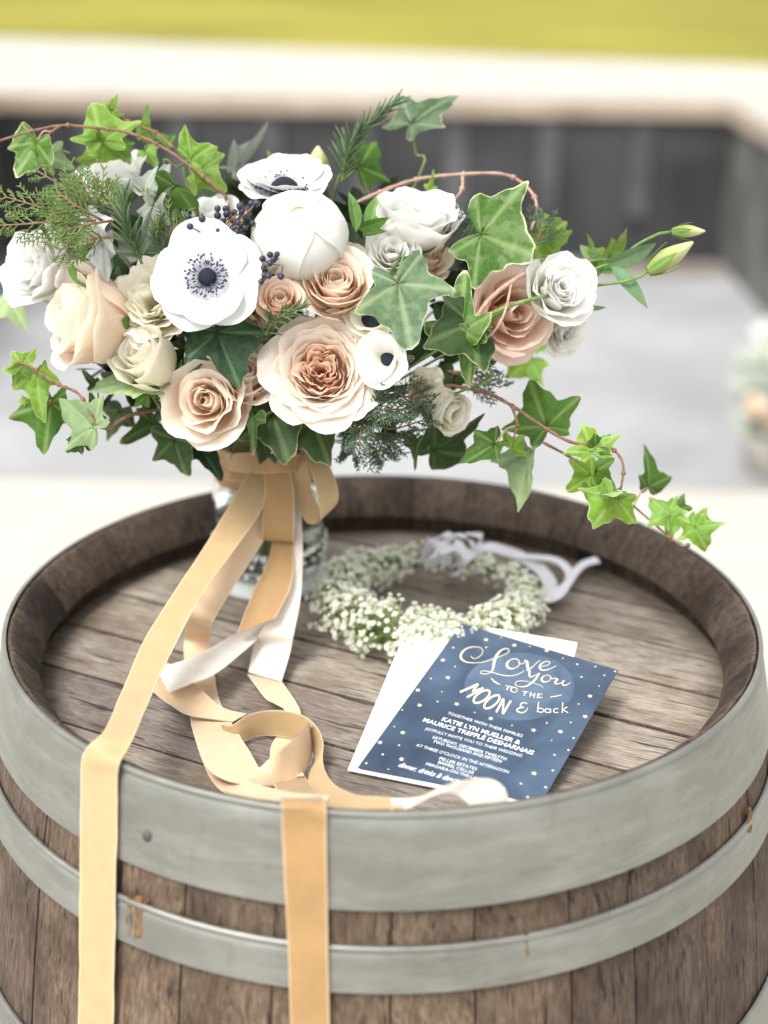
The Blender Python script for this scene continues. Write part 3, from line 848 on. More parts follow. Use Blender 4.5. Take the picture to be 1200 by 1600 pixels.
# ------------------------------------------------------------------ leaves
def ivy_outline(kind):
    if kind == 'five':
        h = [(0.0, -0.03), (0.10, -0.20), (0.26, -0.33), (0.44, -0.34), (0.44, -0.18), (0.44, -0.02), (0.60, 0.12), (0.84, 0.30), (0.62, 0.36), (0.40, 0.44), (0.30, 0.64), (0.17, 0.86), (0.0, 1.06)]
    elif kind == 'three':
        h = [(0.0, -0.02), (0.14, -0.14), (0.34, -0.18), (0.50, -0.06), (0.64, 0.12), (0.76, 0.34), (0.54, 0.36), (0.36, 0.42), (0.27, 0.62), (0.15, 0.84), (0.0, 1.04)]
    else:  # narrow, arrow-like
        h = [(0.0, -0.02), (0.14, -0.16), (0.36, -0.20), (0.60, 0.02), (0.66, 0.16), (0.40, 0.18), (0.27, 0.26), (0.24, 0.52), (0.14, 0.82), (0.0, 1.08)]
    poly = h + [(-x, y) for x, y in h[-2:0:-1]]
    p = np.array(poly)
    for it in range(2):      # corner cutting keeps tips just rounded
        q = []
        for i in range(len(p)):
            a, b = p[i], p[(i + 1) % len(p)]
            q += [a * 0.82 + b * 0.18, a * 0.18 + b * 0.82]
        p = np.array(q)
    return p
OUT = {k: ivy_outline(k) for k in ('five', 'three', 'arrow')}
VEINA = {'five': (0, 1.22, -1.22, 2.2, -2.2), 'three': (0, 1.15, -1.15, 2.0, -2.0), 'arrow': (0, 1.4, -1.4, 2.1, -2.1)}
def blade_rows(kind, fold, droop, wav, asym=0.12):
    p = OUT[kind].copy()
    p *= (1 + 0.04 * np.sin(np.arange(len(p))[:, None] * 0.9 + random.uniform(0, 6)))
    an = np.arctan2(p[:, 0], p[:, 1] - 0.03)[:, None]
    p *= 1 + 0.13 * np.sin(an * 1.0 + random.uniform(0, 6.28)) + 0.08 * np.sin(an * 2.0 + random.uniform(0, 6.28)) + 0.05 * np.sin(an * 5 + random.uniform(0, 6.28))
    p[:, 0] *= 1 + random.uniform(-asym, asym)
    p[:, 0] += random.uniform(-asym, asym) * 0.5 * p[:, 1] ** 2
    ctr = np.array([0, 0.03])
    ph = random.uniform(0, 6.28)
    rows = []; uv = []
    for t in (0.02, 0.22, 0.42, 0.62, 0.8, 0.92, 1.0):
        row = []; ur = []
        for (x, y) in p:
            q = ctr + (np.array([x, y]) - ctr) * t
            a = math.atan2(q[0], q[1] - 0.03)
            dv = min(abs((a - va_ + math.pi) % (2 * math.pi) - math.pi) for va_ in VEINA[kind])
            z = fold * abs(q[0]) ** 1.2 - droop * (q[1] * abs(q[1])) * 0.6 - droop * 0.5 * q[0] ** 2
            z += wav * t * t * math.sin(a * 3.0 + ph) + 0.06 * t * (1 - t) * min(1, dv * 2.5) * 2
            row.append((q[0], q[1], z)); ur.append((t, dv * (0.35 + t) * 0.8))
        rows.append(row); uv.append(ur)
    return rows, uv
def leaf_mb(px0, py0, px1, py1, d0, d1, roll=0, kind='five', fold=0.15, droop=0.2, wav=0.05, wide=1.0):
    a = P(px0, py0, d0); b = P(px1, py1, d1)
    y = b - a; L = y.length / 1.03; y.normalize()
    z = (CAM - a).normalized(); z = (z - y * z.dot(y)).normalized()
    z = Matrix.Rotation(R(roll), 3, y) @ z
    x = y.cross(z)
    rows, uv = blade_rows(kind, fold, droop, wav)
    m = MB()
    W = [[a + (x * (p[0] * wide) + y * p[1] + z * p[2]) * L for p in r] for r in rows]
    m.grid(W, uv, closed=True)
    n = len(W[0])
    m.f.append(tuple(range(n))); m.mi.append(0)
    return m, a, x, y, z, L
def leaf(root, px0, py0, px1, py1, d0, d1=None, roll=0, mat='ivy_mid', kind='five', name='leaf', stalk=None, label=None, **kw):
    kw.setdefault('fold', random.uniform(0.02, 0.55)); kw.setdefault('droop', random.uniform(-0.15, 0.6)); kw.setdefault('wav', random.uniform(0.03, 0.12)); kw.setdefault('wide', random.uniform(0.75, 1.1))
    roll += random.uniform(-22, 22)
    d1 = d0 if d1 is None else d1
    m, a, x, y, z, L = leaf_mb(px0, py0, px1, py1, d0, d1, roll, kind, **kw)
    o = part(name, m, M[mat], root, label)
    if stalk is not None:
        q = P(*stalk)
        m = MB(); mid = (a + q) / 2 + Vector((0, 0, 0.004))
        m.tube(crom([tuple(q), tuple(mid), tuple(a)], 4), 0.0008, 5)
        part('leaf_stalk', m, M['pinkvine'] if mat not in ('ivy_young', 'ivy_pale') else M['stem'], root)
    return o
def lance(root, px0, py0, px1, py1, d0, d1, wr=0.2, roll=0, mat='lance', curl=0.2, name='leaf', fold=0.3, label=None):
    a = P(px0, py0, d0); b = P(px1, py1, d1)
    y = b - a; L = y.length; y.normalize()
    z = (CAM - a).normalized(); z = (z - y * z.dot(y)).normalized()
    z = Matrix.Rotation(R(roll), 3, y) @ z
    x = y.cross(z)
    rows = []; uv = []
    for i in range(11):
        v = i / 10
        wv = wr * max(0.02, math.sin(math.pi * v ** 0.8)) ** 0.85
        row = []; ur = []
        for j in range(7):
            u = j / 3 - 1
            zz = fold * abs(u) * wv + curl * math.sin(math.pi * v) * 0.4
            row.append(a + (x * (u * wv) + y * v + z * zz) * L); ur.append((max(abs(u) * .9, 0), abs(u) * 0.8))
        rows.append(row); uv.append(ur)
    m = MB(); m.grid(rows, uv)
    return part(name, m, M[mat], root, label)

def single_leaf(label, px0, py0, px1, py1, d0, d1=None, mat='ivy_mid', kind='five', stalk=None, roll=0, cat='leaf', name='ivy_leaf', **kw):
    rt = thing(name, label, cat, P(px0, py0, d0), 'ivy leaves set among the bouquet flowers')
    m = leaf_mb(px0, py0, px1, py1, d0, d0 if d1 is None else d1, roll, kind, **kw)
    part('leaf_blade', m[0], M[mat], rt)
    q = P(*stalk) if stalk else m[1] - m[3] * m[5] * 0.5 - m[4] * m[5] * 0.7
    mm = MB(); mm.tube(crom([tuple(m[1] + m[4] * 0.0004), tuple((m[1] + q) / 2 - m[4] * 0.004), tuple(q), tuple(q * 0.4 + TIE * 0.6), tuple(TIE)], 4), 0.0011, 5)
    part('leaf_stalk', mm, M['stem'], rt)
    return rt
single_leaf('largest variegated ivy leaf with a cream rim, upper right of the bouquet', 749, 366, 843, 402, 1.10, 1.075, 'ivy_var', 'five', roll=-8, fold=0.10, droop=0.15, wav=0.05, wide=1.12)
single_leaf('broad grey green ivy leaf in the centre right, pale veins spread from its middle', 621, 440, 643, 543, 1.062, 1.055, 'ivy_grey', 'five', roll=4, fold=0.06, droop=0.12, wav=0.045, wide=0.98)
single_leaf('upright bright ivy leaf pointing up just right of the grey ivy leaf', 722, 520, 727, 405, 1.075, 1.085, 'ivy_var', 'arrow', roll=-28, fold=0.35, droop=0.1, wav=0.05, wide=0.85)
single_leaf('dark ivy leaf with cream edge folded sideways below the upright bright one', 738, 505, 664, 534, 1.078, 1.062, 'ivy_deep', 'three', roll=20, fold=0.2, droop=0.2, wav=0.06, wide=1.1)
single_leaf('curled variegated ivy tip hanging down beneath the dark cream edged leaf', 742, 522, 728, 596, 1.070, 1.075, 'ivy_var', 'arrow', roll=35, fold=0.4, droop=0.2, wav=0.05, wide=0.8)
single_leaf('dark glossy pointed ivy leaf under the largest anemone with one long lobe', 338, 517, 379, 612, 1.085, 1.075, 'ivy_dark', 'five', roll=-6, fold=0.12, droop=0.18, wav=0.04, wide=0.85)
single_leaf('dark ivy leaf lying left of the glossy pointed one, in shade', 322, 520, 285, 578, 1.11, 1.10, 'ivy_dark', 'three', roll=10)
single_leaf('mid green ivy leaf curving over the dusty silver leaves at upper left', 275, 290, 250, 338, 1.12, 1.10, 'ivy_mid', 'three', roll=-20, fold=0.2, droop=0.3)
single_leaf('bright green ivy leaf rising beside the arching brown vine', 297, 250, 345, 222, 1.15, 1.16, 'ivy_young', 'three', roll=0, fold=0.1, droop=0.1, wide=1.05)
single_leaf('bright green ivy leaf spreading below the arching brown vine end', 310, 268, 352, 300, 1.155, 1.15, 'ivy_young', 'three', roll=10, fold=0.1, wide=1.0)
single_leaf('green ivy leaf standing behind the top rosemary sprig', 560, 262, 592, 214, 1.19, 1.20, 'ivy_mid', 'five', roll=15)
single_leaf('small bright ivy leaf above the tipped back anemone', 432, 262, 398, 268, 1.20, 1.20, 'ivy_young', 'five', roll=0, wide=1.1)
single_leaf('small grey green ivy leaf right of the small bright one above the anemone', 452, 270, 462, 236, 1.21, 1.21, 'ivy_grey', 'three', roll=0)
single_leaf('green ivy leaf tucked behind the white lisianthus at the right end', 845, 372, 893, 345, 1.19, 1.2, 'ivy_young', 'five', roll=20, droop=.3)
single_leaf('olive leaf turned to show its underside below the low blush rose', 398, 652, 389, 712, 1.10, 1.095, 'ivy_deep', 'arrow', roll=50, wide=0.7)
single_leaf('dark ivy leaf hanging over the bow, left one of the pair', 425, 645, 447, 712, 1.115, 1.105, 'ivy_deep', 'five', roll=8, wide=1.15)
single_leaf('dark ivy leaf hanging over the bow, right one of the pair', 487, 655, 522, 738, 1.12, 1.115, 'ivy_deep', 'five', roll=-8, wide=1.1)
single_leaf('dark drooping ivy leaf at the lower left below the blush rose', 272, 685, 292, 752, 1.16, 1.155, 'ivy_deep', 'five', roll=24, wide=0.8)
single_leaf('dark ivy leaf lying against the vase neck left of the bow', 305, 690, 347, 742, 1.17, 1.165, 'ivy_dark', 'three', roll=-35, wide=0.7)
single_leaf('flat mid green ivy leaf seen nearly edge on at the left', 228, 601, 138, 601, 1.11, 1.10, 'ivy_pale', 'five', roll=62, fold=0.1, wide=0.9)
single_leaf('green ivy leaf with yellow veins left of the low blush rose', 231, 618, 200, 600, 1.105, 1.10, 'ivy_mid', 'five', roll=-12, wide=1.3, droop=.3)
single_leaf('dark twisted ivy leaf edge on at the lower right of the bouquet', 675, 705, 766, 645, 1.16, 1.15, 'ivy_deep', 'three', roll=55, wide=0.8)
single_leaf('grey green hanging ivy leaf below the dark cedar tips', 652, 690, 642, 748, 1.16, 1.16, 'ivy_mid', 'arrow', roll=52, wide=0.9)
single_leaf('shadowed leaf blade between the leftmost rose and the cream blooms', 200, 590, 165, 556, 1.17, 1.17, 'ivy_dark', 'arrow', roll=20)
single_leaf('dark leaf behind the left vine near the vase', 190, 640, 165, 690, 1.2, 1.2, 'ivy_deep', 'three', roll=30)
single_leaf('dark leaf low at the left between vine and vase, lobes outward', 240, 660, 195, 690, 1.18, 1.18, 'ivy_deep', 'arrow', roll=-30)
single_leaf('soft green leaf drooping at the far left below the leftmost lisianthus', 15, 465, 38, 515, 1.2, 1.2, 'ivy_pale', 'three', roll=30)
single_leaf('greyish ivy leaf held high on its own stem above the bouquet', 642, 195, 705, 142, 1.22, 1.23, 'ivy_grey', 'five', roll=-38, wide=0.8, stalk=(655, 275, 1.22))
single_leaf('pale grey narrow leaf standing up behind the tipped back anemone', 368, 262, 428, 187, 1.24, 1.25, 'dusty', 'arrow', roll=55, wide=0.7)

# lance leaves of the lisianthus
rt = thing('leaf_sprig', 'cluster of soft green pointed leaves above the peach spray rose', 'leaves', P(575, 350, 1.12))
lance(rt, 575, 362, 588, 308, 1.12, 1.13, 0.22, 10); lance(rt, 560, 358, 608, 340, 1.115, 1.11, 0.2, 20, 'ivy_mid'); lance(rt, 556, 362, 545, 300, 1.12, 1.13, 0.16, 30); lance(rt, 566, 366, 603, 362, 1.11, 1.105, 0.2, -30, 'ivy_mid')
m = MB(); m.tube(crom([tuple(P(570, 362, 1.115)), tuple(P(560, 420, 1.16)), tuple(TIE)], 5), 0.0015, 5); part('stem', m, M['stem'], rt)
rt = thing('leaf_sprig', 'olive pointed leaf pair under the leftmost white lisianthus', 'leaves', P(135, 425, 1.12))
lance(rt, 105, 418, 172, 445, 1.11, 1.11, 0.22, 20, 'lance'); lance(rt, 130, 430, 128, 375, 1.13, 1.14, 0.22, -20, 'ivy_mid')
m = MB(); m.tube(crom([tuple(P(110, 420, 1.115)), tuple(P(220, 470, 1.16)), tuple(TIE)], 5), 0.0015, 5); part('stem', m, M['stem'], rt)

# dusty miller
def dusty(label, leaves, mat):
    rt = thing('dusty_miller', label, 'foliage', P(leaves[0][0], leaves[0][1], leaves[0][4]))
    for L in leaves:
        leaf(rt, *L[:6], roll=L[6], mat=mat, kind='five', fold=0.3, droop=0.5, wav=0.13, wide=L[7])
    q = P(leaves[0][0], leaves[0][1], leaves[0][4])
    m = MB(); m.tube(crom([tuple(q), tuple(q * 0.5 + TIE * 0.5), tuple(TIE)], 5), 0.0014, 5); part('stem', m, M['dusty'], rt)
dusty('silver grey felted leaves at upper left between white petals and berries', [(230, 300, 215, 262, 1.11, 1.12, 30, .9), (225, 300, 232, 268, 1.10, 1.09, -40, 1.0), (250, 300, 262, 250, 1.12, 1.12, -30, .7), (255, 310, 238, 360, 1.11, 1.10, 40, .6), (240, 320, 225, 385, 1.10, 1.10, 20, .5)], 'dusty')
dusty('chalky white leaf with wavy lobes hanging by the leftmost rose', [(145, 345, 172, 398, 1.085, 1.08, 20, .75), (160, 380, 172, 440, 1.085, 1.085, -35, .6)], 'dustyw')

# ------------------------------------------------------------------ ivy vines
def vine(label, paths, leaves, mat='vine', r=0.0017):
    rt = thing('ivy_vine', label, 'vine', P(*paths[0][0]), 'trailing ivy vines')
    for i, p in enumerate(paths):
        pts = pxpath(p, 6)
        if i == 0:
            pts = [Vector(q) for q in crom([tuple(TIE), tuple(TIE * 0.4 + pts[0] * 0.6 + Vector((0, 0, 0.01))), tuple(pts[0])], 5)][:-1] + pts
        n = len(pts)
        m = MB(); m.tube(pts, [r * (1 - 0.5 * k / n) * (1 if i == 0 else .75) * (1.0 + 0.12 * math.sin(k * 1.7)) for k in range(n)], 6)
        # little nodes
        for k in range(6, n, 8):
            m.ball(pts[k], r * 1.25, 6, 4)
        part('stem', m, M[mat], rt)
    for L in leaves:
        kw = dict(L[6]) if len(L) > 6 else {}
        leaf(rt, L[0], L[1], L[2], L[3], L[4], kw.pop('d1', None), mat=L[5], **kw)
vine('brown ivy vine arching over the upper left with bright young leaves',
     [[(352, 305, 1.15), (300, 262, 1.15), (245, 225, 1.15), (190, 205, 1.15), (130, 198, 1.15), (95, 196, 1.15), (50, 205, 1.15), (-15, 224, 1.15)],
      [(272, 232, 1.17), (243, 207, 1.18), (210, 195, 1.18), (185, 180, 1.18), (172, 165, 1.18)],
      [(95, 196, 1.15), (80, 207, 1.15), (62, 222, 1.15)]],
     [(160, 222, 146, 166, 1.16, 'ivy_young', dict(kind='five', wide=1.2, stalk=(150, 200, 1.15))), (165, 225, 155, 265, 1.165, 'ivy_young', dict(kind='five', wide=1.1)), (185, 225, 205, 260, 1.175, 'ivy_young', dict(roll=20)),
      (58, 220, 20, 298, 1.15, 'ivy_var', dict(kind='three', roll=35, wide=.9, stalk=(80, 207, 1.15))), (78, 246, 115, 258, 1.17, 'ivy_pale', dict(kind='three', stalk=(110, 240, 1.17))), (62, 235, 48, 208, 1.15, 'ivy_young', dict(kind='arrow', roll=50)),
      (172, 178, 183, 146, 1.18, 'ivy_young', dict(kind='arrow', wide=.9)), (174, 172, 160, 160, 1.18, 'ivy_young', dict(kind='three')), (222, 214, 229, 168, 1.2, 'ivy_young', dict(kind='three', wide=.7, roll=30)), (225, 235, 245, 255, 1.19, 'ivy_young', dict(kind='three', stalk=(245, 225, 1.15))),
      (262, 230, 240, 200, 1.2, 'ivy_mid', dict(roll=30)), (130, 255, 170, 250, 1.2, 'ivy_young', {})])
vine('pinkish bare ivy vine looping over the top right of the bouquet',
     [[(560, 315, 1.17), (610, 294, 1.18), (650, 281, 1.19), (700, 274, 1.19), (775, 271, 1.19), (812, 283, 1.19), (835, 308, 1.18), (838, 335, 1.17), (830, 358, 1.15)],
      [(723, 276, 1.19), (722, 295, 1.18), (712, 310, 1.17)]],
     [(850, 380, 893, 362, 1.18, 'ivy_young', dict(kind='five', roll=20)), (672, 295, 680, 262, 1.18, 'ivy_young', dict(kind='arrow', wide=.5))], 'pinkvine', 0.0020)
vine('long ivy vine trailing out to the right over the barrel rim with many green leaves',
     [[(705, 602, 1.14), (760, 614, 1.13), (800, 634, 1.12), (840, 661, 1.12), (890, 690, 1.12), (935, 695, 1.12), (960, 704, 1.12), (974, 728, 1.12), (970, 765, 1.12)],
      [(850, 692, 1.13), (900, 720, 1.15), (960, 765, 1.16), (1010, 808, 1.17), (1060, 850, 1.17), (1075, 852, 1.17)],
      [(800, 634, 1.12), (808, 665, 1.12), (800, 690, 1.12)]],
     [(855, 668, 826, 598, 1.15, 'ivy_mid', dict(kind='five', wide=1.1, roll=-10)), (775, 692, 728, 725, 1.12, 'ivy_mid', dict(kind='five', roll=20, stalk=(808, 665, 1.12))), (800, 700, 822, 678, 1.13, 'ivy_young', dict(kind='three')),
      (830, 702, 808, 792, 1.14, 'ivy_pale', dict(kind='three', roll=40, wide=.8)), (925, 708, 912, 664, 1.12, 'ivy_young', dict(kind='five', wide=1.2, roll=15)), (930, 700, 960, 676, 1.12, 'ivy_mid', dict(kind='three')),
      (925, 742, 884, 772, 1.11, 'ivy_young', dict(kind='five', wide=1.1)), (928, 735, 962, 764, 1.115, 'ivy_mid', dict(kind='three', roll=10)), (958, 778, 924, 830, 1.105, 'ivy_young', dict(kind='five', wide=1.15, stalk=(970, 765, 1.12))), (965, 780, 992, 818, 1.105, 'ivy_young', dict(kind='three')), (940, 772, 980, 768, 1.10, 'ivy_pale', dict(roll=70, kind='three')),
      (1012, 762, 1020, 700, 1.19, 'ivy_mid', dict(kind='three', roll=30, stalk=(990, 790, 1.165))), (1045, 805, 1012, 772, 1.17, 'ivy_young', dict(kind='five')), (1050, 800, 1045, 842, 1.17, 'ivy_young', dict(kind='three')), (1058, 796, 1070, 768, 1.18, 'ivy_mid', dict(kind='three')),
      (1085, 822, 1102, 858, 1.165, 'ivy_young', dict(kind='five', wide=1.2)), (1090, 815, 1122, 822, 1.17, 'ivy_young', dict(kind='three')), (1078, 818, 1085, 798, 1.17, 'ivy_young', dict(kind='three')), (830, 560, 795, 590, 1.26, 'ivy_young', dict(kind='five', wide=1.2)), (840, 545, 860, 532, 1.26, 'ivy_young', dict()), (810, 548, 790, 528, 1.26, 'ivy_young', dict())])
vine('twisted brown ivy vine curling out at the lower left with pale leaves at its tip',
     [[(245, 640, 1.14), (200, 650, 1.12), (172, 668, 1.11), (155, 665, 1.105), (142, 645, 1.10), (122, 615, 1.10), (92, 601, 1.10), (65, 585, 1.10), (42, 570, 1.10), (22, 568, 1.10)],
      [(160, 668, 1.105), (155, 640, 1.105), (153, 610, 1.105)], [(105, 632, 1.13), (80, 628, 1.13), (40, 625, 1.13)]],
     [(35, 572, 16, 542, 1.10, 'ivy_young', dict(kind='three', wide=1.1)), (30, 575, 20, 604, 1.10, 'ivy_young', dict(kind='three', wide=.8)), (58, 580, 62, 650, 1.105, 'ivy_young', dict(kind='three', roll=15)), (68, 580, 72, 556, 1.11, 'ivy_young', dict(kind='arrow')),
      (80, 628, 68, 716, 1.13, 'ivy_mid', dict(kind='five', roll=20, wide=.85)), (82, 632, 98, 612, 1.14, 'ivy_deep', dict()), (148, 668, 104, 630, 1.105, 'ivy_pale', dict(kind='five', wide=1.25, roll=-15)), (140, 660, 150, 620, 1.12, 'ivy_mid', dict(roll=30)), (122, 690, 102, 708, 1.12, 'ivy_mid', dict(kind='three')), (133, 685, 140, 706, 1.13, 'ivy_deep', dict()), (40, 625, 28, 628, 1.13, 'ivy_young', {}), (150, 600, 128, 580, 1.15, 'ivy_deep', dict(kind='arrow'))])

# ------------------------------------------------------------------ lisianthus buds on the right
def bud(label, px0, py0, px1, py1, d, w, stemp, leaves=()):
    a = P(px0, py0, d); b = P(px1, py1, d - 0.005)
    rt = thing('flower_bud', label, 'flower bud', a, 'unopened flower buds')
    y = (b - a); L = y.length; y.normalize(); x = y.orthogonal().normalized(); z = y.cross(x)
    rows = []; uv = []
    for i in range(13):
        v = i / 12
        rr = w * (math.sin(math.pi * min(1, (v * 0.9 + 0.08)) ** 0.75) ** 0.8 * 0.95 + 0.02)
        rows.append([a + y * (L * v) + (x * math.cos(k * math.pi / 7 + v * 1.2) + z * math.sin(k * math.pi / 7 + v * 1.2)) * (rr * (1 + 0.07 * math.cos(k * 5 * math.pi / 7))) * L for k in range(14)])
        uv.append([(k / 14, v) for k in range(14)])
    m = MB(); m.grid(rows, uv, closed=True); part('bud_petals', m, M['bud'], rt)
    for k in range(4):
        an = k * math.pi / 2 + 0.4
        out = x * math.cos(an) + z * math.sin(an)
        side = y.cross(out)
        rws = []
        for i in range(8):
            v = i / 7
            wv = 0.075 * math.sin(math.pi * (0.15 + 0.84 * v)) * L
            c = a + y * (L * (0.62 * v - 0.02)) + out * (w * (math.sin(math.pi * (0.08 + 0.55 * v)) ** 0.8) * 1.05 + 0.06 * v * v + 0.01) * L
            rws.append([c - side * wv, c + out * 0.015 * L, c + side * wv])
        m = MB(); m.grid(rws, [[(0, .3), (0, 0), (0, .3)]] * 8); part('sepal', m, M['lance'], rt)
    pts = pxpath(stemp, 6)
    m = MB(); m.tube(pts + [a], 0.0013, 6); part('flower_stem', m, M['stem'], rt)
    for L_ in leaves:
        lance(rt, *L_[:6], wr=L_[6], roll=L_[7], mat='lanceblue', name='leaf')
    return rt
bud('slim green bud at the far right, upper one of two', 1050, 362, 1102, 361, 1.12, 0.20, [(880, 440, 1.13), (925, 422, 1.12), (960, 408, 1.12), (1000, 380, 1.12), (1030, 365, 1.12)], [(945, 415, 1025, 380, 1.12, 1.12, .17, 25), (955, 415, 1012, 482, 1.12, 1.115, .13, -20)])
bud('fatter yellow green bud at the far right, lower one of two', 1013, 424, 1083, 378, 1.11, 0.20, [(880, 455, 1.13), (930, 446, 1.115), (975, 440, 1.11), (1000, 432, 1.11)])
bud('pale green bud standing up behind the tipped back anemone', 497, 278, 497, 228, 1.18, 0.34, [(500, 330, 1.18), (498, 300, 1.18)])
rt = thing('leaf_sprig', 'loose light green leaflets behind the rightmost white lisianthus', 'leaves', P(920, 420, 1.16))
leaf(rt, 950, 400, 985, 372, 1.16, mat='ivy_young', kind='three', roll=30); leaf(rt, 930, 395, 915, 362, 1.17, mat='ivy_young', kind='arrow', roll=40); leaf(rt, 930, 405, 900, 390, 1.17, mat='ivy_pale', kind='three', roll=-30); leaf(rt, 940, 425, 930, 385, 1.17, mat='ivy_mid', kind='three', roll=20)
lance(rt, 905, 478, 948, 480, 1.13, 1.13, .12, 30, 'lanceblue'); lance(rt, 820, 470, 842, 430, 1.10, 1.10, .18, 40)
m = MB(); m.tube(pxpath([(960, 405, 1.16), (915, 410, 1.165), (860, 440, 1.17), (800, 500, 1.2)], 5), 0.001, 5); part('stem', m, M['stem'], rt)
# crossing stems over the pink rose
rt = thing('bare_stem', 'bare pinkish stem crossing in front of the dusky pink rose', 'stem', P(742, 500, 1.06))
m = MB(); m.tube(pxpath([(735, 510, 1.075), (765, 468, 1.07), (800, 440, 1.075), (825, 425, 1.09)], 6), 0.0019, 6); part('stem', m, M['pinkvine'], rt)
m = MB(); m.tube(pxpath([(800, 440, 1.075), (788, 490, 1.06), (770, 520, 1.06), (750, 532, 1.065)], 6), 0.0010, 6); part('side_stem', m, M['pinkvine'], rt)
rt = thing('bare_stem', 'dark green stem passing behind the bare pinkish one to the right lisianthus', 'stem', P(752, 495, 1.07))
m = MB(); m.tube(pxpath([(748, 500, 1.075), (790, 480, 1.072), (830, 468, 1.075), (860, 462, 1.09)], 6), 0.0017, 6); part('stem', m, M['stem'], rt)

# ------------------------------------------------------------------ rosemary, cedar
nm = MB()
rows = []
for i in range(6):
    v = i / 5; wv = 0.068 * math.sin(math.pi * (0.12 + 0.8 * v)) ** .6
    rows.append([(-wv, v, 0.02 * math.sin(math.pi * v) - .012), (0, v, 0.05 * math.sin(math.pi * v) + .02), (wv, v, 0.02 * math.sin(math.pi * v) - .012), (0, v, 0.05 * math.sin(math.pi * v) - .02)])
nm.grid(rows, closed=True)
NEEDLE = nm.mesh('needle', M['needle'])
def rosemary(label, path, n, ln, spread=48):
    pts = pxpath(path, 8)
    rt = thing('rosemary_sprig', label, 'herb sprig', pts[0], 'rosemary sprigs')
    m = MB(); m.tube(pts, [0.0012 * (1 - .5 * i / len(pts)) for i in range(len(pts))], 5); part('stem', m, M['stem'], rt)
    for i in range(n):
        f = 0.08 + 0.92 * i / (n - 1)
        k = min(len(pts) - 2, int(f * (len(pts) - 1)))
        t = (pts[k + 1] - pts[k]).normalized()
        a = i * 2.399
        o = t.orthogonal().normalized(); o = Matrix.Rotation(a, 3, t) @ o
        sp = R(spread * (1.0 - 0.62 * f) + random.uniform(-10, 10))
        y = (t * math.cos(sp) + o * math.sin(sp)).normalized()
        x = y.cross(t).normalized() if y.cross(t).length > 1e-4 else o
        z = x.cross(y)
        L = ln * random.uniform(0.75, 1.1) * (1.0 - 0.35 * f)
        mw = Matrix.Translation(pts[k]) @ (Matrix((x, y, z)).transposed() @ Matrix.Diagonal((L, L, L))).to_4x4()
        inst('needle', NEEDLE, rt, mw)
rosemary('rosemary sprig at the left leaning up between cedar and the largest anemone', [(222, 412, 1.08), (208, 380, 1.07), (195, 345, 1.06), (192, 310, 1.06)], 46, 0.024)
rosemary('rosemary sprig standing up at the top centre against the dark wall', [(533, 285, 1.17), (541, 245, 1.17), (552, 218, 1.17), (585, 185, 1.165), (620, 158, 1.16)], 56, 0.025)
rosemary('short rosemary tip above the garden rose, beside the small tan rosebud', [(412, 530, 1.09), (425, 505, 1.075), (445, 490, 1.06), (472, 478, 1.05)], 30, 0.021)
rosemary('rosemary tip curling out left below the arching vine', [(262, 400, 1.10), (245, 375, 1.09), (250, 350, 1.085)], 24, 0.018)

def cedar(label, branches, mat, depthj=0.012, th=0.0008):
    rt = thing('cedar_sprig', label, 'conifer sprig', P(*branches[0][0]), 'cedar sprigs')
    ms = MB(); mf = MB()
    def frond(pts, ln, level):
        n = len(pts)
        for i in range(2, n):
            f = i / n
            t = (pts[min(i + 1, n - 1)] - pts[i - 1]).normalized()
            view = (CAM - pts[i]).normalized()
            sd_ = t.cross(view).normalized()
            for s_ in (-1, 1):
                if random.random() < 0.1: continue
                L = ln * (1.05 - 0.75 * f) * random.uniform(.7, 1.2)
                dr = (t * 0.75 + sd_ * s_ * 0.65 + view * random.uniform(-.35, .35)).normalized()
                q = [pts[i] + dr * (L * k / 5) + t * (0.12 * L * (k / 5) ** 2) for k in range(6)]
                mf.tube(q, [th * (1.1 if k % 2 else 0.75) * (1 - .4 * k / 5) for k in range(6)], 4, False)
                if level > 0:
                    frond(q, L * 0.42, level - 1)
    for b in branches:
        pts = pxpath(b, 4)
        ms.tube(pts, [0.0012 * (1 - .6 * i / len(pts)) for i in range(len(pts))], 5)
        frond(pts, 0.026, 1)
    part('stem', ms, M['vine'], rt); part('scale_leaves', mf, M[mat], rt, kind='stuff')
cedar('feathery cedar spray fanning out at the upper left edge', [[(175, 352, 1.10), (120, 335, 1.09), (70, 325, 1.09), (10, 308, 1.09)], [(150, 340, 1.10), (110, 300, 1.10), (60, 268, 1.11)], [(165, 340, 1.09), (150, 310, 1.08), (120, 275, 1.09)], [(190, 350, 1.09), (175, 320, 1.08), (160, 285, 1.09)], [(150, 345, 1.08), (100, 345, 1.08), (40, 350, 1.085), (0, 352, 1.09)], [(180, 370, 1.08), (140, 375, 1.08), (95, 390, 1.09)], [(160, 345, 1.07), (120, 322, 1.06), (90, 300, 1.065)], [(175, 345, 1.07), (130, 352, 1.06), (95, 362, 1.06)]], 'cedar')
cedar('small cedar tip under the arching vine beside the berries', [[(270, 390, 1.10), (265, 365, 1.09), (280, 345, 1.09)]], 'cedar')
cedar('dark cedar tips hanging below the garden rose at the lower right', [[(560, 640, 1.13), (580, 650, 1.10), (600, 640, 1.09), (640, 640, 1.09)], [(560, 640, 1.13), (565, 660, 1.10), (562, 690, 1.09)], [(570, 650, 1.14), (610, 670, 1.13), (665, 655, 1.12)], [(560, 660, 1.15), (600, 690, 1.15), (640, 690, 1.15)], [(570, 660, 1.16), (590, 690, 1.16), (600, 712, 1.16)], [(550, 655, 1.16), (555, 690, 1.16), (550, 708, 1.16)], [(590, 625, 1.14), (640, 620, 1.13), (670, 640, 1.13)], [(560, 625, 1.12), (585, 630, 1.09), (605, 612, 1.09)]], 'cedardark')
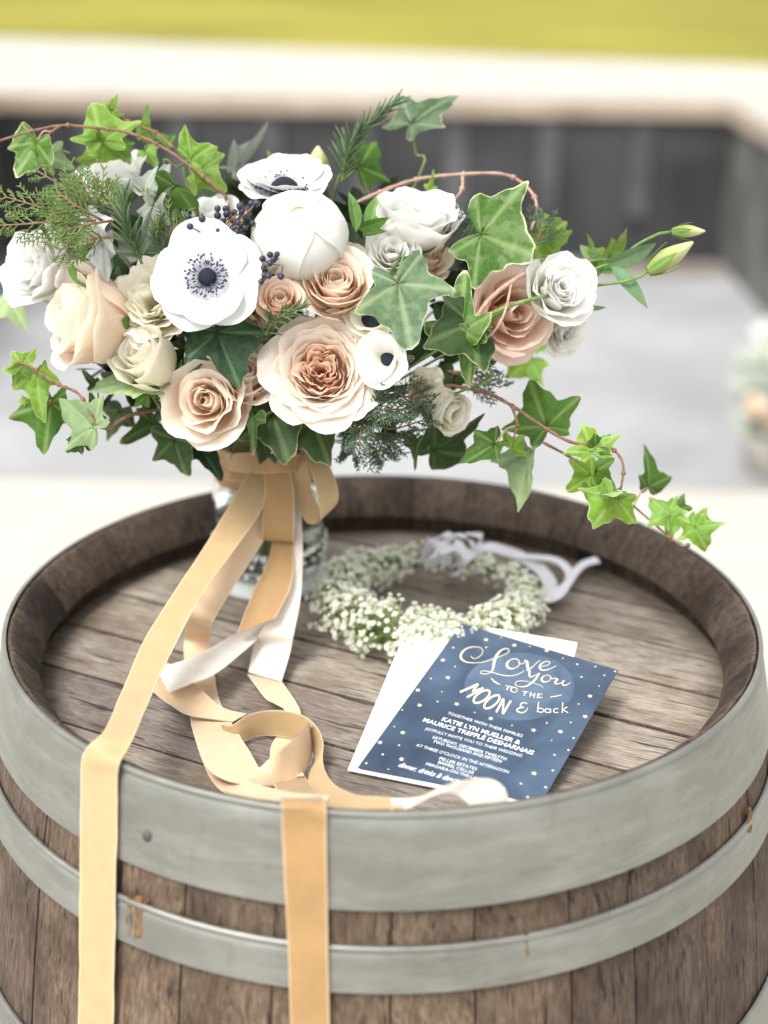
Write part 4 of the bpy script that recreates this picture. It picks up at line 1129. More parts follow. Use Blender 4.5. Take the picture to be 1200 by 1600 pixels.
cedar('wispy cedar tip at the right above the long trailing vine', [[(700, 580, 1.17), (740, 592, 1.17), (780, 605, 1.17)], [(700, 580, 1.17), (740, 582, 1.17), (765, 576, 1.17)]], 'cedardark')
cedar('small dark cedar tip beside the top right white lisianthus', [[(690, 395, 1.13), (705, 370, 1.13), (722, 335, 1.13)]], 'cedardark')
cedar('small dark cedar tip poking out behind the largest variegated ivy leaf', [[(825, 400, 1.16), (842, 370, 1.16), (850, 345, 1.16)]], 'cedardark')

# inner foliage that fills the bouquet behind the flowers
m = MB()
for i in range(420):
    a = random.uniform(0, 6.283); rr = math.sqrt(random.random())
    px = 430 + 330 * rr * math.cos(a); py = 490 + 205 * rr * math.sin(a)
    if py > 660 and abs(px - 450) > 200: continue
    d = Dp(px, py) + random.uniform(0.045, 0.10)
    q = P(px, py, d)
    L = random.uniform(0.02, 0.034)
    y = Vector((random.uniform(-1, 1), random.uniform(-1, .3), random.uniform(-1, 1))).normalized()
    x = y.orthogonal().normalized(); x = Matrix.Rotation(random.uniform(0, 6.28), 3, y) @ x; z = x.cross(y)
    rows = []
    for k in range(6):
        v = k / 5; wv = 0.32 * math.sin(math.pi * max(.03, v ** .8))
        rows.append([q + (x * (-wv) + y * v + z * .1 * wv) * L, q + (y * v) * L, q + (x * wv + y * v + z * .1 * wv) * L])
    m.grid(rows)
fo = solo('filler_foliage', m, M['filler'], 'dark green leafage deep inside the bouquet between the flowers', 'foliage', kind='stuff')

# ------------------------------------------------------------------ berries
bm_ = MB(); bm_.ball((0, 0, 0), 1.0, 10, 8, (1, 1, 1.12)); BERRY = bm_.mesh('berry', M['berry'])
def berries(label, spots, hub, d):
    q0 = P(hub[0], hub[1], d + 0.02)
    rt = thing('berry_cluster', label, 'berries', q0, 'privet berry clusters')
    m = MB()
    for (x, y) in spots:
        c = P(x, y, d + random.uniform(-0.010, 0.012))
        r = random.uniform(4.7, 5.9) * d / F
        yd = (c - q0).normalized(); xx = yd.orthogonal().normalized()
        inst('berry', BERRY, rt, Matrix.Translation(c) @ (Matrix((xx, yd.cross(xx), yd)).transposed() @ Matrix.Diagonal((r, r, r))).to_4x4())
        mid = (q0 + c) / 2 + Vector((random.uniform(-.003, .003), 0, random.uniform(-.003, .003)))
        m.tube(crom([tuple(q0), tuple(mid), tuple(c)], 3), 0.0006, 4)
    m.tube(crom([tuple(q0), tuple(q0 * .6 + TIE * .4), tuple(TIE)], 4), 0.0014, 5)
    part('berry_stalks', m, M['vine'], rt)
berries('spreading cluster of blue black berries above the largest anemone', [(294, 339), (297, 354), (308, 353), (316, 342), (340, 326), (352, 326), (340, 337), (354, 334), (366, 332), (375, 322), (378, 330), (392, 318), (401, 318), (384, 340), (372, 348), (363, 358), (370, 362), (382, 356), (394, 349), (341, 360), (355, 364), (361, 374), (383, 378), (366, 346), (335, 347), (348, 347), (378, 366), (400, 390), (387, 344)], (345, 372), 1.075)
berries('short cluster of dark berries hanging between the anemone and peony globe', [(422, 398), (433, 397), (422, 411), (412, 418), (420, 431), (439, 432), (410, 404), (414, 430), (408, 440), (428, 405)], (440, 405), 1.06)

# ------------------------------------------------------------------ ribbons
def ribbon_mb(sec, k=8, front=0, back=1, th=0.00035, nu=6, wrin=0.0):
    """sec: rows of left xyz + right xyz"""
    a = crom([list(l) + list(r) for l, r in sec], k)
    m = MB()
    A = []; ph = random.uniform(0, 6)
    for i, q in enumerate(a):
        l, r = q[:3], q[3:]
        A.append([l + (r - l) * (j / nu) for j in range(nu + 1)])
    A = np.array(A)
    du = np.gradient(A, axis=0); dv = np.gradient(A, axis=1)
    N = np.cross(du, dv); N /= (np.linalg.norm(N, axis=2, keepdims=True) + 1e-12)
    # orient towards the camera consistently along the strip start
    c0 = np.array(CAM) - A[0, 0]
    if np.dot(N[0, nu // 2], c0) < 0: N = -N
    L = np.concatenate([[0], np.cumsum(np.linalg.norm(np.diff(A[:, nu // 2], axis=0), axis=1))])
    for i in range(len(A)):
        for j in range(nu + 1):
            A[i, j] += N[i, j] * wrin * (math.sin(L[i] * 95 + ph + j * .5) + 0.6 * math.sin(L[i] * 210 + j * 1.1))
    uv = [[(j / nu, L[i] * 10) for j in range(nu + 1)] for i in range(len(A))]
    m.grid(A + N * th, uv, front); m.grid((A - N * th), uv, back)
    return m
def sec_d(rows):
    return [(P(r[0], r[1], r[4]), P(r[2], r[3], r[5] if len(r) > 5 else r[4])) for r in rows]
def sec_h(rows):
    return [(Hp(r[0], r[1], r[4]), Hp(r[2], r[3], r[5] if len(r) > 5 else r[4])) for r in rows]
bow = thing('ribbon_bow', 'gold velvet ribbon bow round the vase neck with long tails over the barrel', 'ribbon', TIE)
# wrap around the neck, with crumpled turns
m = MB()
for (z0, z1, r0, tl) in ((0.104, 0.120, 0.0490, 0.003), (0.114, 0.134, 0.0505, -0.004), (0.108, 0.126, 0.0515, 0.006)):
    rows = []; uv = []
    for i in range(7):
        v = i / 6
        rows.append([VC + Vector(((r0 + 0.0012 * math.sin(7 * v + k * .6)) * math.cos(k * math.pi / 28), (r0 + 0.0012 * math.sin(7 * v + k * .6)) * math.sin(k * math.pi / 28), z0 + (z1 - z0) * v + tl * math.cos(k * math.pi / 28 + r0 * 999))) for k in range(56)])
        uv.append([(v, k / 10) for k in range(56)])
    m.grid(rows, uv, closed=True)
part('wrap', m, M['tanrib'], bow)
# drop loop in front of the knot
m = ribbon_mb(sec_d([(440, 716, 462, 716, 1.235), (414, 722, 452, 718, 1.215), (413, 770, 459, 768, 1.205), (410, 815, 460, 815, 1.200), (410, 838, 459, 842, 1.203), (411, 843, 459, 846, 1.210), (413, 832, 460, 835, 1.218), (416, 780, 460, 780, 1.222), (430, 720, 458, 720, 1.235)]), front=0, back=0)
part('loop', m, M['tanrib'], bow)
# right loop
m = ribbon_mb(sec_d([(447, 716, 468, 712, 1.222), (453, 735, 479, 722, 1.215), (463, 775, 487, 762, 1.215), (472, 806, 497, 790, 1.21), (484, 818, 508, 803, 1.203), (500, 812, 526, 786, 1.196), (496, 775, 528, 765, 1.194), (486, 735, 517, 732, 1.200), (475, 712, 503, 712, 1.212), (455, 712, 475, 708, 1.225)]), front=0, back=0)
part('loop', m, M['gold'], bow)
# left wrap end running into the tails (small knot)
m = ribbon_mb(sec_d([(352, 712, 357, 735, 1.255), (378, 708, 382, 738, 1.222), (412, 708, 414, 740, 1.208), (450, 708, 450, 738, 1.206), (482, 712, 480, 736, 1.225)]), front=0, back=0)
part('knot', m, M['tanrib'], bow)
# first tail: from the knot over the rim at the left
t1 = sec_d([(397, 726, 416, 724, 1.222), (373, 764, 411, 790, 1.20), (325, 845, 374, 848, 1.172), (275, 921, 321, 921, 1.135), (226, 999, 278, 999, 1.095), (191.5, 1078, 243, 1072, 1.045)])
t1 += sec_h([(163, 1142, 214, 1140, 0.062), (141, 1163, 198, 1172, 0.0585)])
t1 += [(Bp(129, 1182, .0075), Bp(186.5, 1192, .0075)), (Bp(126.5, 1215, .006), Bp(184, 1222, .006)), (Bp(126, 1290, .0055), Bp(183, 1297, .0055)), (Bp(125, 1360, .006), Bp(181, 1366, .006)), (Bp(124.5, 1440, .0055), Bp(180, 1445, .0055)), (Bp(124, 1520, .005), Bp(178.5, 1525, .005)), (Bp(123, 1610, .005), Bp(177, 1615, .005)), (Bp(122, 1690, .005), Bp(175.5, 1695, .005))]
part('tail', ribbon_mb(t1, wrin=0.00025), [M['gold'], M['satin']], bow, 'longest gold tail, falling over the rim at the left')
# second tail: behind the first
t2 = sec_d([(402, 735, 425, 735, 1.226), (390, 800, 420, 825, 1.212), (325, 905, 359, 927, 1.185), (298, 955, 333, 972, 1.170)])
t2 += sec_h([(288, 1000, 328, 1000, 0.010), (289, 1045, 334, 1042, 0.003), (294, 1090, 341, 1088, 0.003), (298, 1128, 358, 1124, 0.005), (309, 1165, 378, 1155, 0.012), (326, 1202, 396, 1185, 0.016), (362, 1223, 405, 1199, 0.014), (405, 1226, 418, 1188, 0.008, 0.020), (440, 1228, 437, 1173, 0.003, 0.028), (468, 1217, 458, 1155, 0.003, 0.030), (485, 1185, 477, 1138, 0.003, 0.030), (488, 1155, 484, 1128, 0.003, 0.026)])
part('tail', ribbon_mb(t2, wrin=0.0003), [M['peachsat'], M['gold']], bow, 'gold tail lying on the barrel head and curling into a ring')
# third tail: folds to its cream back, folds again, arches and runs along the rim
t3 = sec_d([(424, 740, 452, 740, 1.228), (424, 855, 459, 845, 1.214), (396, 924, 456, 910, 1.195), (370, 990, 431, 966, 1.176)])
t3b = sec_h([(431, 967, 429, 964, 0.024, 0.0245), (416, 986, 404, 976, 0.024, 0.0245), (396, 1005, 374, 987, 0.024, 0.0245), (338, 1052, 318, 1019, 0.026, 0.027), (303, 1067, 271, 1037, 0.026), (264, 1083, 244, 1044, 0.024)])
t3c = sec_h([(237, 1070, 250, 1034, 0.022), (240, 1082, 262, 1036, 0.020), (266, 1101, 303, 1067, 0.015), (300, 1119, 344, 1104, 0.010), (364, 1128, 385, 1115, 0.007)])
part('tail', ribbon_mb(t3, wrin=0.0003), [M['tanrib'], M['satin']], bow, 'tan tail hanging beside the cream one')
part('tail', ribbon_mb(t3b, wrin=0.0002), [M['satin'], M['satin']], bow, 'cream satin fold of ribbon turning left on the barrel head')
part('tail', ribbon_mb(t3c, wrin=0.0003), [M['peachsat'], M['satin']], bow, 'tan fold running right under the ring of ribbon')
t3d = sec_h([(352, 1150, 345, 1132, 0.004, 0.014), (378, 1159, 362, 1133, 0.004, 0.018), (395, 1152, 388, 1117, 0.004, 0.024), (422, 1149, 422, 1110, 0.004, 0.026), (457, 1154, 457, 1113, 0.004, 0.026), (478, 1160, 480, 1122, 0.004, 0.024), (488, 1173, 497, 1139, 0.004, 0.022), (492, 1190, 505, 1160, 0.004, 0.018), (484, 1208, 504, 1182, 0.004, 0.012), (483, 1232, 508, 1205, 0.008), (500, 1256, 525, 1228, 0.016), (540, 1266, 560, 1243, 0.030), (590, 1270, 600, 1246, 0.038), (630, 1268, 628, 1248, 0.043, 0.046)])
part('tail', ribbon_mb(t3d, wrin=0.0002), [M['gold'], M['satin']], bow, 'gold ring of ribbon standing on edge in front of the knot of tails')
t3e = sec_h([(618, 1268, 610, 1249, 0.040, 0.044), (642, 1262, 655, 1245, 0.044, 0.052), (668, 1247, 684, 1232, 0.052, 0.058), (692, 1239, 725, 1219, 0.055, 0.062), (715, 1243, 765, 1217, 0.052, 0.060), (733, 1258, 788, 1232, 0.046, 0.054), (742, 1282, 796, 1262, 0.036, 0.042), (745, 1300, 797, 1280, 0.03, 0.034)])
part('tail', ribbon_mb(t3e), [M['satin'], M['peachsat']], bow, 'cream end of ribbon curling over the lower edge of the blue card')
# under tail running along the rim
t5 = sec_h([(298, 1132, 338, 1126, 0.002), (312, 1178, 345, 1172, 0.002), (330, 1218, 356, 1204, 0.004), (352, 1240, 384, 1220, 0.012), (392, 1255, 425, 1232, 0.028), (436, 1264, 460, 1240, 0.046), (500, 1266, 515, 1244, 0.046)])
part('tail', ribbon_mb(t5), [M['peachsat'], M['gold']], bow, 'tail doubling back along the front rim')
# cream tail, twisted
t4 = sec_d([(452, 745, 466, 745, 1.230), (458, 850, 473, 848, 1.214), (444, 915, 470, 930, 1.200), (408, 985, 460, 985, 1.185)])
t4 += sec_h([(398, 1005, 453, 1020, 0.016), (388, 1050, 440, 1066, 0.007)])
part('tail', ribbon_mb(t4, wrin=0.0003), [M['satin'], M['tanrib']], bow, 'cream satin tail falling straight down from the bow')
t4b = sec_h([(386, 1053, 440, 1066, 0.006), (400, 1072, 443, 1069, 0.011), (416, 1092, 452, 1082, 0.013), (432, 1101, 462, 1097, 0.010), (446, 1112, 470, 1116, 0.006), (440, 1140, 466, 1150, 0.003), (424, 1165, 450, 1165, 0.002), (422, 1195, 462, 1190, 0.002), (428, 1220, 475, 1212, 0.006)])
part('tail', ribbon_mb(t4b), [M['peachsat'], M['satin']], bow, 'twisted end of the cream tail passing under the ring')
t6 = sec_h([(424, 1205, 470, 1200, 0.002), (428, 1225, 482, 1222, 0.008), (434, 1242, 497, 1240, 0.032), (438, 1250, 506, 1249, 0.054), (440, 1259, 509, 1258, 0.0575)])
t6 += [(Bp(440.5, 1274, .008), Bp(510, 1274, .008)), (Bp(440.5, 1300, .0065), Bp(510, 1300, .0065)), (Bp(444, 1370, .007), Bp(511, 1370, .007)), (Bp(448, 1440, .0055), Bp(512, 1440, .0055)), (Bp(451, 1510, .006), Bp(513, 1510, .006)), (Bp(454, 1610, .005), Bp(515, 1610, .005)), (Bp(455, 1690, .005), Bp(515, 1690, .005))]
part('tail', ribbon_mb(t6, wrin=0.00025), [M['tanrib'], M['satin']], bow, 'tan tail hanging straight down over the middle of the rim')

# ------------------------------------------------------------------ flower crown
CC = Hp(675, 968, 0.0)
cr = thing('flower_wreath', 'wreath of white gypsophila lying on the barrel head behind the cards', 'wreath', CC)
RA = 0.081
mb = MB(); ms = MB(); core = MB()
pts = []
for k in range(61):
    a = 2 * math.pi * k / 60
    pts.append(CC + Vector((RA * math.cos(a), RA * math.sin(a), 0.020 + 0.003 * math.sin(3 * a))))
core.tube(pts, 0.0045, 8, False)
for k in range(140):      # tape wrinkles: short leaves hugging the core
    a = random.uniform(0, 6.283); q = CC + Vector((RA * math.cos(a), RA * math.sin(a), 0.02))
    t_ = Vector((-math.sin(a), math.cos(a), random.uniform(-.3, .3))); o = Vector((random.uniform(-1, 1), random.uniform(-1, 1), random.uniform(-.6, 1))) * 0.006
    core.tube([q, q + t_ * 0.010 + o, q + t_ * 0.022 + o * 1.6], [0.0010, 0.0012, 0.0004], 4, False)
def blossom(c, n, r):
    x = n.orthogonal().normalized(); x = Matrix.Rotation(random.uniform(0, 6), 3, n) @ x; y = n.cross(x)
    for lay, (k, rr, h) in enumerate(((6, 1.0, 0.25), (5, 0.62, 0.65))):
        for i in range(k):
            a = 2 * math.pi * (i + .5 * lay) / k; b = math.pi / k * 1.05
            p0 = c - n * (0.35 * r)
            e = lambda an, q: c + (x * math.cos(an) + y * math.sin(an)) * (r * q) + n * (h * r)
            mb.add([p0, e(a - b, rr * .82), e(a, rr * 1.1) - n * (.12 * r), e(a + b, rr * .82)], [(0, 1, 2, 3)])
for k in range(3700):
    a = random.uniform(0, 6.283)
    # fuller towards the front left, thinner at the back where the ribbon is tied
    front = 0.5 - 0.5 * math.sin(a); left = 0.5 - 0.5 * math.cos(a)
    dens = 0.28 + 0.6 * front + 0.35 * left
    if random.random() > dens * (0.35 + 0.65 * (0.5 + 0.5 * math.sin(a * 17 + 2 * math.sin(a * 5)))): continue
    tr = (0.0105 + 0.009 * front + 0.008 * left) * random.uniform(0.66, 1.18)
    ph = random.uniform(-0.65, math.pi + 0.65)
    rad = Vector((math.cos(a), math.sin(a), 0))
    n = (rad * math.cos(ph) + Vector((0, 0, 1)) * math.sin(ph)).normalized()
    if n.z < -.2 and random.random() < .6: continue
    q0 = CC + rad * RA + Vector((0, 0, 0.02))
    c = q0 + n * (tr * (1 + 0.22 * math.sin(a * 9 + 1.3) * math.sin(ph * 2 + a * 4))) + Vector((-math.sin(a), math.cos(a), 0)) * random.uniform(-.008, .008)
    if c.z < HEAD + 0.003: c.z = HEAD + 0.003
    n2 = (n + Vector((random.uniform(-.5, .5), random.uniform(-.5, .5), random.uniform(-.3, .6)))).normalized()
    blossom(c, n2, random.uniform(0.0020, 0.0036))
    mid = (q0 + c) / 2 + Vector((random.uniform(-.004, .004), random.uniform(-.004, .004), random.uniform(-.002, .003)))
    ms.tube([q0, mid, c - n2 * 0.001], 0.00042, 3, False)
    if random.random() < .3:      # unopened beads
        mb.ball(mid + n * tr * .35 + Vector((random.uniform(-.003, .003),) * 3), 0.0011, 5, 4)
part('gypsophila_blossoms', mb, M['blossom'], cr, kind='stuff', smooth=False)
part('gypsophila_stems', ms, M['gypstem'], cr, kind='stuff')
part('wreath_base', core, M['floral_tape'], cr)
# white ribbon tied at the back of the crown
def lace(sec, name='ribbon_loop', wr=0.0006):
    part(name, ribbon_mb(sec_h(sec), front=0, back=0, wrin=wr), M['lace'], cr)
lace([(655, 880, 672, 868, .030), (668, 850, 690, 838, .048), (690, 838, 705, 832, .05), (722, 848, 715, 868, .046), (728, 880, 706, 888, .032)])
lace([(690, 888, 706, 880, .03), (680, 856, 705, 846, .05), (706, 838, 722, 832, .056), (738, 845, 738, 858, .048), (744, 868, 730, 874, .03)])
lace([(664, 890, 680, 884, .03), (672, 870, 700, 862, .05), (700, 852, 722, 848, .052), (724, 870, 716, 888, .04), (716, 900, 700, 900, .028)])
lace([(708, 880, 728, 870, .030), (735, 866, 744, 852, .030), (770, 862, 776, 850, .024), (808, 876, 820, 864, .014), (836, 894, 850, 884, .010), (852, 916, 868, 906, .008), (858, 938, 872, 926, .006)])
lace([(724, 836, 730, 832, .050), (752, 842, 754, 834, .040), (748, 862, 740, 856, .034)])
lace([(800, 872, 812, 868, .016), (838, 874, 842, 866, .016), (872, 882, 876, 874, .016), (884, 896, 892, 888, .014), (880, 906, 890, 902, .010)])
lace([(840, 942, 842, 928, .004), (864, 940, 858, 922, .010), (884, 928, 878, 912, .012), (896, 908, 888, 898, .012), (912, 888, 904, 880, .012), (938, 880, 932, 868, .014)], 'ribbon_tail')
lace([(676, 850, 664, 838, .046), (690, 866, 704, 852, .058), (712, 862, 716, 846, .056), (730, 880, 744, 868, .040)])

# ------------------------------------------------------------------ invitation and envelope
def bil(c, u, v):
    return (c[0] * (1 - u) + c[1] * u) * (1 - v) + (c[3] * (1 - u) + c[2] * u) * v
def sheet(c, th, nu=10, nv=14, bow_=0.0):
    m = MB()
    n = (c[1] - c[0]).cross(c[3] - c[0]).normalized()
    if n.z < 0: n = -n
    top = [[bil(c, i / nu, j / nv) + n * (bow_ * math.sin(math.pi * j / nv)) for i in range(nu + 1)] for j in range(nv + 1)]
    bot = [[q - n * th for q in r] for r in top]
    m.grid(top, [[(i / nu, j / nv) for i in range(nu + 1)] for j in range(nv + 1)])
    m.grid(bot)
    ring = lambda g: g[0] + [r[-1] for r in g[1:]] + g[-1][-2::-1] + [r[0] for r in g[-2:0:-1]]
    m.grid([ring(top), ring(bot)], closed=True)
    return m, n
ec = [Hp(645, 960, 0.034), Hp(902, 1004, 0.032), Hp(842, 1262, 0.004), Hp(543, 1203, 0.0035)]
en = thing('envelope', 'plain white envelope under the blue invitation card, leaning on the flower crown', 'envelope', ec[3])
m, n_ = sheet(ec, 0.0009); o = part('envelope_sheet', m, M['paper'], en, smooth=False)
cc = [Hp(721, 974, 0.0375), Hp(966, 1047, 0.034), Hp(846, 1254, 0.0065), Hp(559, 1199, 0.006)]
ca = thing('invitation_card', 'dark blue wedding invitation card with gold script, stars and white lettering', 'card', cc[3])
m, CN = sheet(cc, 0.0006); part('card_sheet', m, M['navy'], ca, smooth=False)
def card_pt(px, py, lift):
    # cast the ray through a photo point onto the card's (slightly twisted) sheet
    r = ray(px, py)
    p0 = bil(cc, .5, .5)
    for _ in range(6):
        q = CAM + r * ((p0 - CAM).dot(CN) / r.dot(CN))
        ex = cc[1] - cc[0]; ey = cc[3] - cc[0]
        # solve bilinear coords roughly by Newton
        u, v = 0.5, 0.5
        for __ in range(6):
            s = bil(cc, u, v) - q
            du = (cc[1] - cc[0]) * (1 - v) + (cc[2] - cc[3]) * v
            dv = (cc[3] - cc[0]) * (1 - u) + (cc[2] - cc[1]) * u
            a11, a12, a22 = du.dot(du), du.dot(dv), dv.dot(dv)
            b1, b2 = -s.dot(du), -s.dot(dv)
            det = a11 * a22 - a12 * a12
            u += (b1 * a22 - b2 * a12) / det; v += (a11 * b2 - a12 * b1) / det
        p0 = bil(cc, u, v)
    return p0 + CN * lift
def strokes(mb, polys, lift=0.00025):
    """polys: list of (points in photo px, widths in photo px)"""
    for pts, ws in polys:
        if not hasattr(ws, '__len__'): ws = [ws] * len(pts)
        a = crom([list(p) + [w_] for p, w_ in zip(pts, ws)], 5) if len(pts) > 2 else np.array([list(p) + [w_] for p, w_ in zip(pts, ws)])
        g = np.gradient(a[:, :2], axis=0); g /= np.linalg.norm(g, axis=1, keepdims=True) + 1e-9
        rows = []
        for (x, y, w_), (gx, gy) in zip(a, g):
            w_ = max(w_ * 0.76, 0.5)
            rows.append([card_pt(x - gy * w_ / 2, y + gx * w_ / 2, lift), card_pt(x + gy * w_ / 2, y - gx * w_ / 2, lift)])
        lift += 0.000004
        mb.grid(rows)
def zz(pts, ws):
    f = lambda w_: w_ / 6
    return ([(700 + x / 6, 990 + y / 6) for x, y in pts], [f(w_) for w_ in ws] if hasattr(ws, '__len__') else f(ws))
def ell(cx, cy, rx, ry, rot=0, thick=8, thin=8, n=16, a0=0.3):
    pts = []; ws = []
    for i in range(n + 1):
        a = a0 + 2 * math.pi * i / n
        x, y = rx * math.cos(a), ry * math.sin(a)
        pts.append((cx + x * math.cos(rot) - y * math.sin(rot), cy + x * math.sin(rot) + y * math.cos(rot)))
        ws.append(thin + (thick - thin) * max(0, -math.cos(a)) ** 1.5)
    return zz(pts, ws)
# pale moon printed behind the words
mm = MB(); cpt = card_pt(812, 1073, 0.00012)
ring = [card_pt(812 + 86 * math.cos(k * math.pi / 24) , 1073 + 53 * math.sin(k * math.pi / 24), 0.00012) for k in range(48)]
mm.add([cpt] + ring, [(0, k + 1, (k + 1) % 48 + 1) for k in range(48)])
part('printed_moon', mm, M['moon'], ca, smooth=False)
lm = MB()
strokes(lm, [
    zz([(212, 212), (240, 236), (285, 225), (325, 180), (312, 140), (255, 126), (180, 140), (128, 185), (122, 232), (170, 268), (260, 276), (340, 266), (420, 242), (500, 212), (560, 182), (572, 155), (545, 142), (500, 158), (462, 198), (436, 255), (425, 315), (412, 352), (385, 372), (340, 382), (306, 372), (318, 354), (365, 354), (430, 370), (510, 392), (590, 398), (660, 382), (715, 350)],
       [9, 9, 8, 8, 8, 9, 14, 24, 24, 14, 9, 8, 8, 8, 9, 10, 12, 18, 30, 34, 30, 16, 10, 9, 9, 8, 8, 9, 10, 9, 8, 6]),
    ell(612, 285, 62, 44, -0.35, 30, 9), zz([(655, 268), (690, 288), (722, 268)], [8, 8, 8]),
    zz([(716, 252), (742, 268), (744, 305), (758, 335), (800, 308), (840, 270), (864, 254)], [14, 26, 34, 20, 9, 8, 8]),
    zz([(866, 312), (930, 300), (956, 276), (930, 262), (885, 278), (858, 315), (882, 344), (940, 338), (1016, 304)], [8, 8, 9, 9, 14, 24, 16, 9, 7]),
    zz([(732, 346), (766, 352), (762, 386), (776, 408), (815, 394), (856, 374)], [10, 20, 26, 16, 8, 8]),
    zz([(858, 372), (812, 438), (742, 492), (672, 500), (630, 476), (650, 450), (710, 446), (790, 464), (868, 488), (892, 512)], [18, 24, 16, 9, 9, 7, 7, 6, 6, 5]),
    ell(922, 424, 46, 30, -0.3, 24, 8), zz([(952, 412), (988, 430)], [7, 7]),
    zz([(990, 420), (1028, 432), (1002, 458), (1020, 474), (1060, 464), (1086, 444)], [10, 20, 22, 14, 8, 8]), zz([(1086, 440), (1072, 472), (1098, 488), (1150, 464)], [18, 18, 12, 6]),
    zz([(403, 420), (440, 455), (494, 484)], [10, 18, 5]), zz([(958, 597), (1010, 590), (1068, 577)], [9, 10, 8]),
    zz([(538, 490), (602, 502)], [9, 9]), zz([(574, 496), (548, 532)], [15, 15]), ell(620, 530, 30, 24, 0.2, 16, 8),
    zz([(698, 544), (756, 552)], [9, 9]), zz([(728, 548), (712, 586)], [15, 15]), zz([(780, 552), (768, 594)], [15, 15]), zz([(814, 560), (806, 606)], [15, 15]), zz([(776, 574), (810, 582)], [8, 8]),
    zz([(846, 566), (836, 606)], [15, 15]), zz([(842, 565), (890, 572)], [8, 8]), zz([(840, 585), (872, 589)], [7, 7]), zz([(834, 605), (888, 603)], [8, 8]),
    zz([(112, 552), (285, 476)], [26, 30]), zz([(285, 476), (228, 545)], [22, 22]), zz([(228, 545), (332, 512)], [20, 22]), zz([(332, 512), (176, 602)], [28, 26]),
    ell(316, 594, 88, 40, -0.60, 25, 25), ell(412, 643, 88, 38, -0.68, 25, 25),
    zz([(452, 742), (520, 612)], [26, 28]), zz([(520, 612), (514, 758)], [26, 28]), zz([(514, 758), (590, 632)], [28, 26]),
    zz([(742, 662), (715, 650), (684, 664), (684, 690), (715, 697)], [14, 12, 18, 16, 9]), zz([(715, 697), (664, 702), (648, 728), (690, 746), (730, 730), (748, 698)], [9, 18, 20, 14, 10, 8]),
    zz([(850, 644), (838, 740)], [13, 13]), ell(868, 722, 28, 19, 0.1, 11, 10), ell(934, 726, 26, 18, 0.1, 13, 10), zz([(962, 708), (962, 746)], [12, 10]),
    zz([(1034, 708), (1005, 708), (990, 728), (1004, 744), (1036, 742)], [11, 11, 13, 11, 9]), zz([(1076, 648), (1070, 748)], [13, 13]), zz([(1118, 690), (1076, 718)], [11, 11]), zz([(1076, 718), (1126, 746)], [11, 11]),
])
part('headline_lettering', lm, M['foil'], ca, smooth=False)
# small lines of type
tm = MB()
def type_line(txt, x0, y0, x1, y1, h, bold=0.0, shear=0.0, lift=0.0003):
    cu = bpy.data.curves.new('type', 'FONT'); cu.body = txt; cu.size = 1.0; cu.offset = bold; cu.shear = shear; cu.resolution_u = 2
    ob_ = bpy.data.objects.new('type', cu); COL.objects.link(ob_)
    me = bpy.data.meshes.new_from_object(ob_)
    v = np.array([q.co[:] for q in me.vertices]); fs = [tuple(p.vertices) for p in me.polygons]
    bpy.data.objects.remove(ob_); bpy.data.meshes.remove(me); bpy.data.curves.remove(cu)
    mn = v[:, 0].min(); mx = v[:, 0].max()
    A = card_pt(660 + x0 / 4, 980 + y0 / 4, lift); Bq = card_pt(660 + x1 / 4, 980 + y1 / 4, lift)
    ex = (Bq - A); up = (cc[0] - cc[3]).normalized(); hm = h / 4 * 1.1 / F / 0.62
    tm.add([A + ex * ((x - mn) / (mx - mn)) + up * (y / 0.70 * hm) for x, y, _ in v], fs)
type_line('TOGETHER WITH THEIR FAMILIES', 155, 545, 622, 690, 16, 0.0)
type_line('KATIE LYN MUELLER &', 118, 585, 606, 735, 23, 0.018)
type_line('MAURICE TREFFLÉ DESHARNAIS', 0, 590, 690, 800, 23, 0.018)
type_line('JOYFULLY INVITE YOU TO THEIR WEDDING', 14, 642, 618, 814, 16, 0.0)
type_line('SATURDAY, DECEMBER TWELFTH', 60, 695, 520, 835, 16, 0.004)
type_line('TWO THOUSAND AND FIFTEEN', 62, 722, 490, 850, 16, 0.004)
type_line("AT THREE O'CLOCK IN THE AFTERNOON", -42, 745, 536, 916, 16, 0.0)
type_line('PELLER ESTATES', 102, 828, 336, 898, 16, 0.004)
type_line('BARREL CELLAR', 95, 852, 318, 922, 16, 0.004)
type_line('NIAGARA-ON-THE-LAKE', 20, 862, 372, 965, 16, 0.004)
type_line('dinner, drinks & dancing', -152, 872, 250, 985, 26, 0.012, 0.35)
part('invitation_text', tm, M['print'], ca, smooth=False)
sm = MB()
def star(px, py, r, pts5):
    n = 10 if pts5 else 8
    a0 = random.uniform(0, 6)
    c = card_pt(px, py, 0.0003)
    ex = (cc[1] - cc[0]).normalized(); ey = (cc[0] - cc[3]).normalized(); s = r * 1.09 / F
    q = [c + (ex * math.cos(a0 + 2 * math.pi * k / n) + ey * math.sin(a0 + 2 * math.pi * k / n)) * s * ((1.0 if k % 2 == 0 else 0.5) if pts5 else 0.8) for k in range(n)]
    sm.add([c] + q, [(0, k + 1, (k + 1) % n + 1) for k in range(n)])
for x, y in ((612, 160), (432, 245), (328, 370), (335, 433), (490, 428), (453, 318), (170, 588), (265, 547), (260, 658), (632, 488), (865, 205), (1045, 395), (922, 543), (812, 717), (730, 183), (497, 147), (810, 537), (1025, 480)):
    star(530 + x / 2.667, 940 + y / 2.667, 5.0, True)
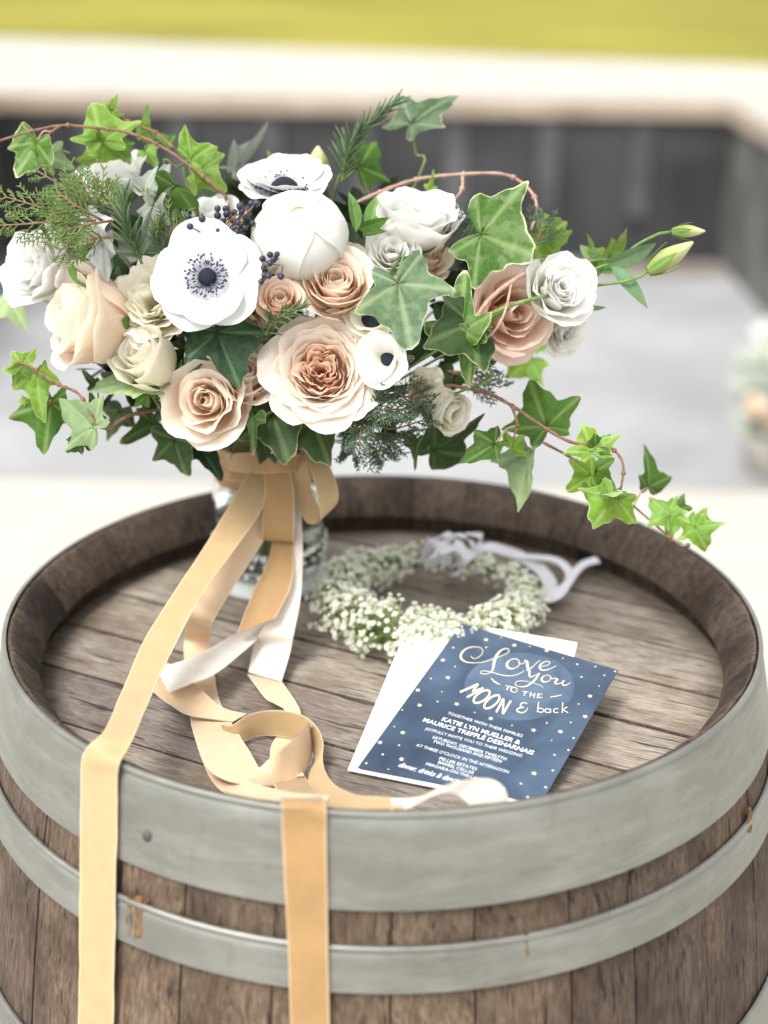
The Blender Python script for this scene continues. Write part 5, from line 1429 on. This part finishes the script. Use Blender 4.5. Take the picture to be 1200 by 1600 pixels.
for x, y in ((555, 130), (475, 193), (675, 150), (795, 188), (613, 192), (483, 272), (382, 322), (428, 377), (263, 453), (230, 522), (250, 600), (182, 638), (113, 675), (205, 700), (565, 463), (410, 418), (720, 517), (885, 580), (965, 505), (865, 507), (955, 620), (897, 640), (977, 570), (890, 705), (757, 760), (860, 775), (785, 815), (690, 780), (1083, 353), (1010, 315), (992, 262), (932, 237), (1068, 272), (1105, 308), (1150, 292), (998, 428)):
    star(530 + x / 2.667, 940 + y / 2.667, random.uniform(1.6, 2.8), False)
part('printed_stars', sm, M['foil'], ca, smooth=False)

# ------------------------------------------------------------------ far planting at the right edge
PQ = Vector((1.16, 3.95, 0))
fl = thing('flower_planter', 'potted white, cream and peach blooms at the far right edge of the courtyard', 'planter', PQ)
m = MB(); m.lathe([(0, 0), (0.11, 0), (0.15, 0.12), (0.155, 0.14), (0.14, 0.14), (0.13, 0.10), (0, 0.10)], PQ, 28); part('pot', m, M['cope'], fl)
m = MB()
for i in range(260):
    a = random.uniform(0, 6.28); rr = 0.13 * math.sqrt(random.random()); h = random.uniform(0.10, 0.36)
    q = PQ + Vector((rr * math.cos(a), rr * math.sin(a), h)); L = random.uniform(0.05, 0.09)
    y = Vector((math.cos(a), math.sin(a), random.uniform(-.4, .9))).normalized(); x = y.orthogonal().normalized()
    m.grid([[q + (x * (-.28 * math.sin(math.pi * max(.04, v))) + y * v) * L, q + (y * v + Vector((0, 0, .05))) * L, q + (x * .28 * math.sin(math.pi * max(.04, v)) + y * v) * L] for v in (0, .3, .6, 1)])
part('planter_leaves', m, M['dusty'], fl, kind='stuff')
def puff(c, r, mat):
    rt = fl
    mm_ = MB(); m3 = frame(c, (0, .6, 1), random.uniform(0, 6))
    for i in range(14):
        f = i / 13
        rows, uv = petal(L=lerp(.8, 1.15, f), Wh=lerp(.3, .7, f), b=lerpt((30, 2, 0), (75, 35, 80), f), r0=.04, z0=-.6, rc=1.15, ruf=.04, nu=6, nv=6)
        mm_.grid(place(rows, i * 2.4, (0, 0, 0), m3, c, r), uv)
    part('bloom', mm_, M[mat], fl)
for (dx, dy, z, r, mt) in ((-.10, -.06, .43, .065, 'white'), (-.03, .0, .46, .07, 'white'), (-.06, -.10, .37, .055, 'cream'), (.03, -.09, .42, .07, 'white'), (.02, -.12, .34, .05, 'cream'), (-.14, -.10, .24, .045, 'peach'), (-.09, -.14, .20, .04, 'blush'), (.0, -.15, .20, .045, 'peach')):
    puff(PQ + Vector((dx, dy, z)), r, mt)
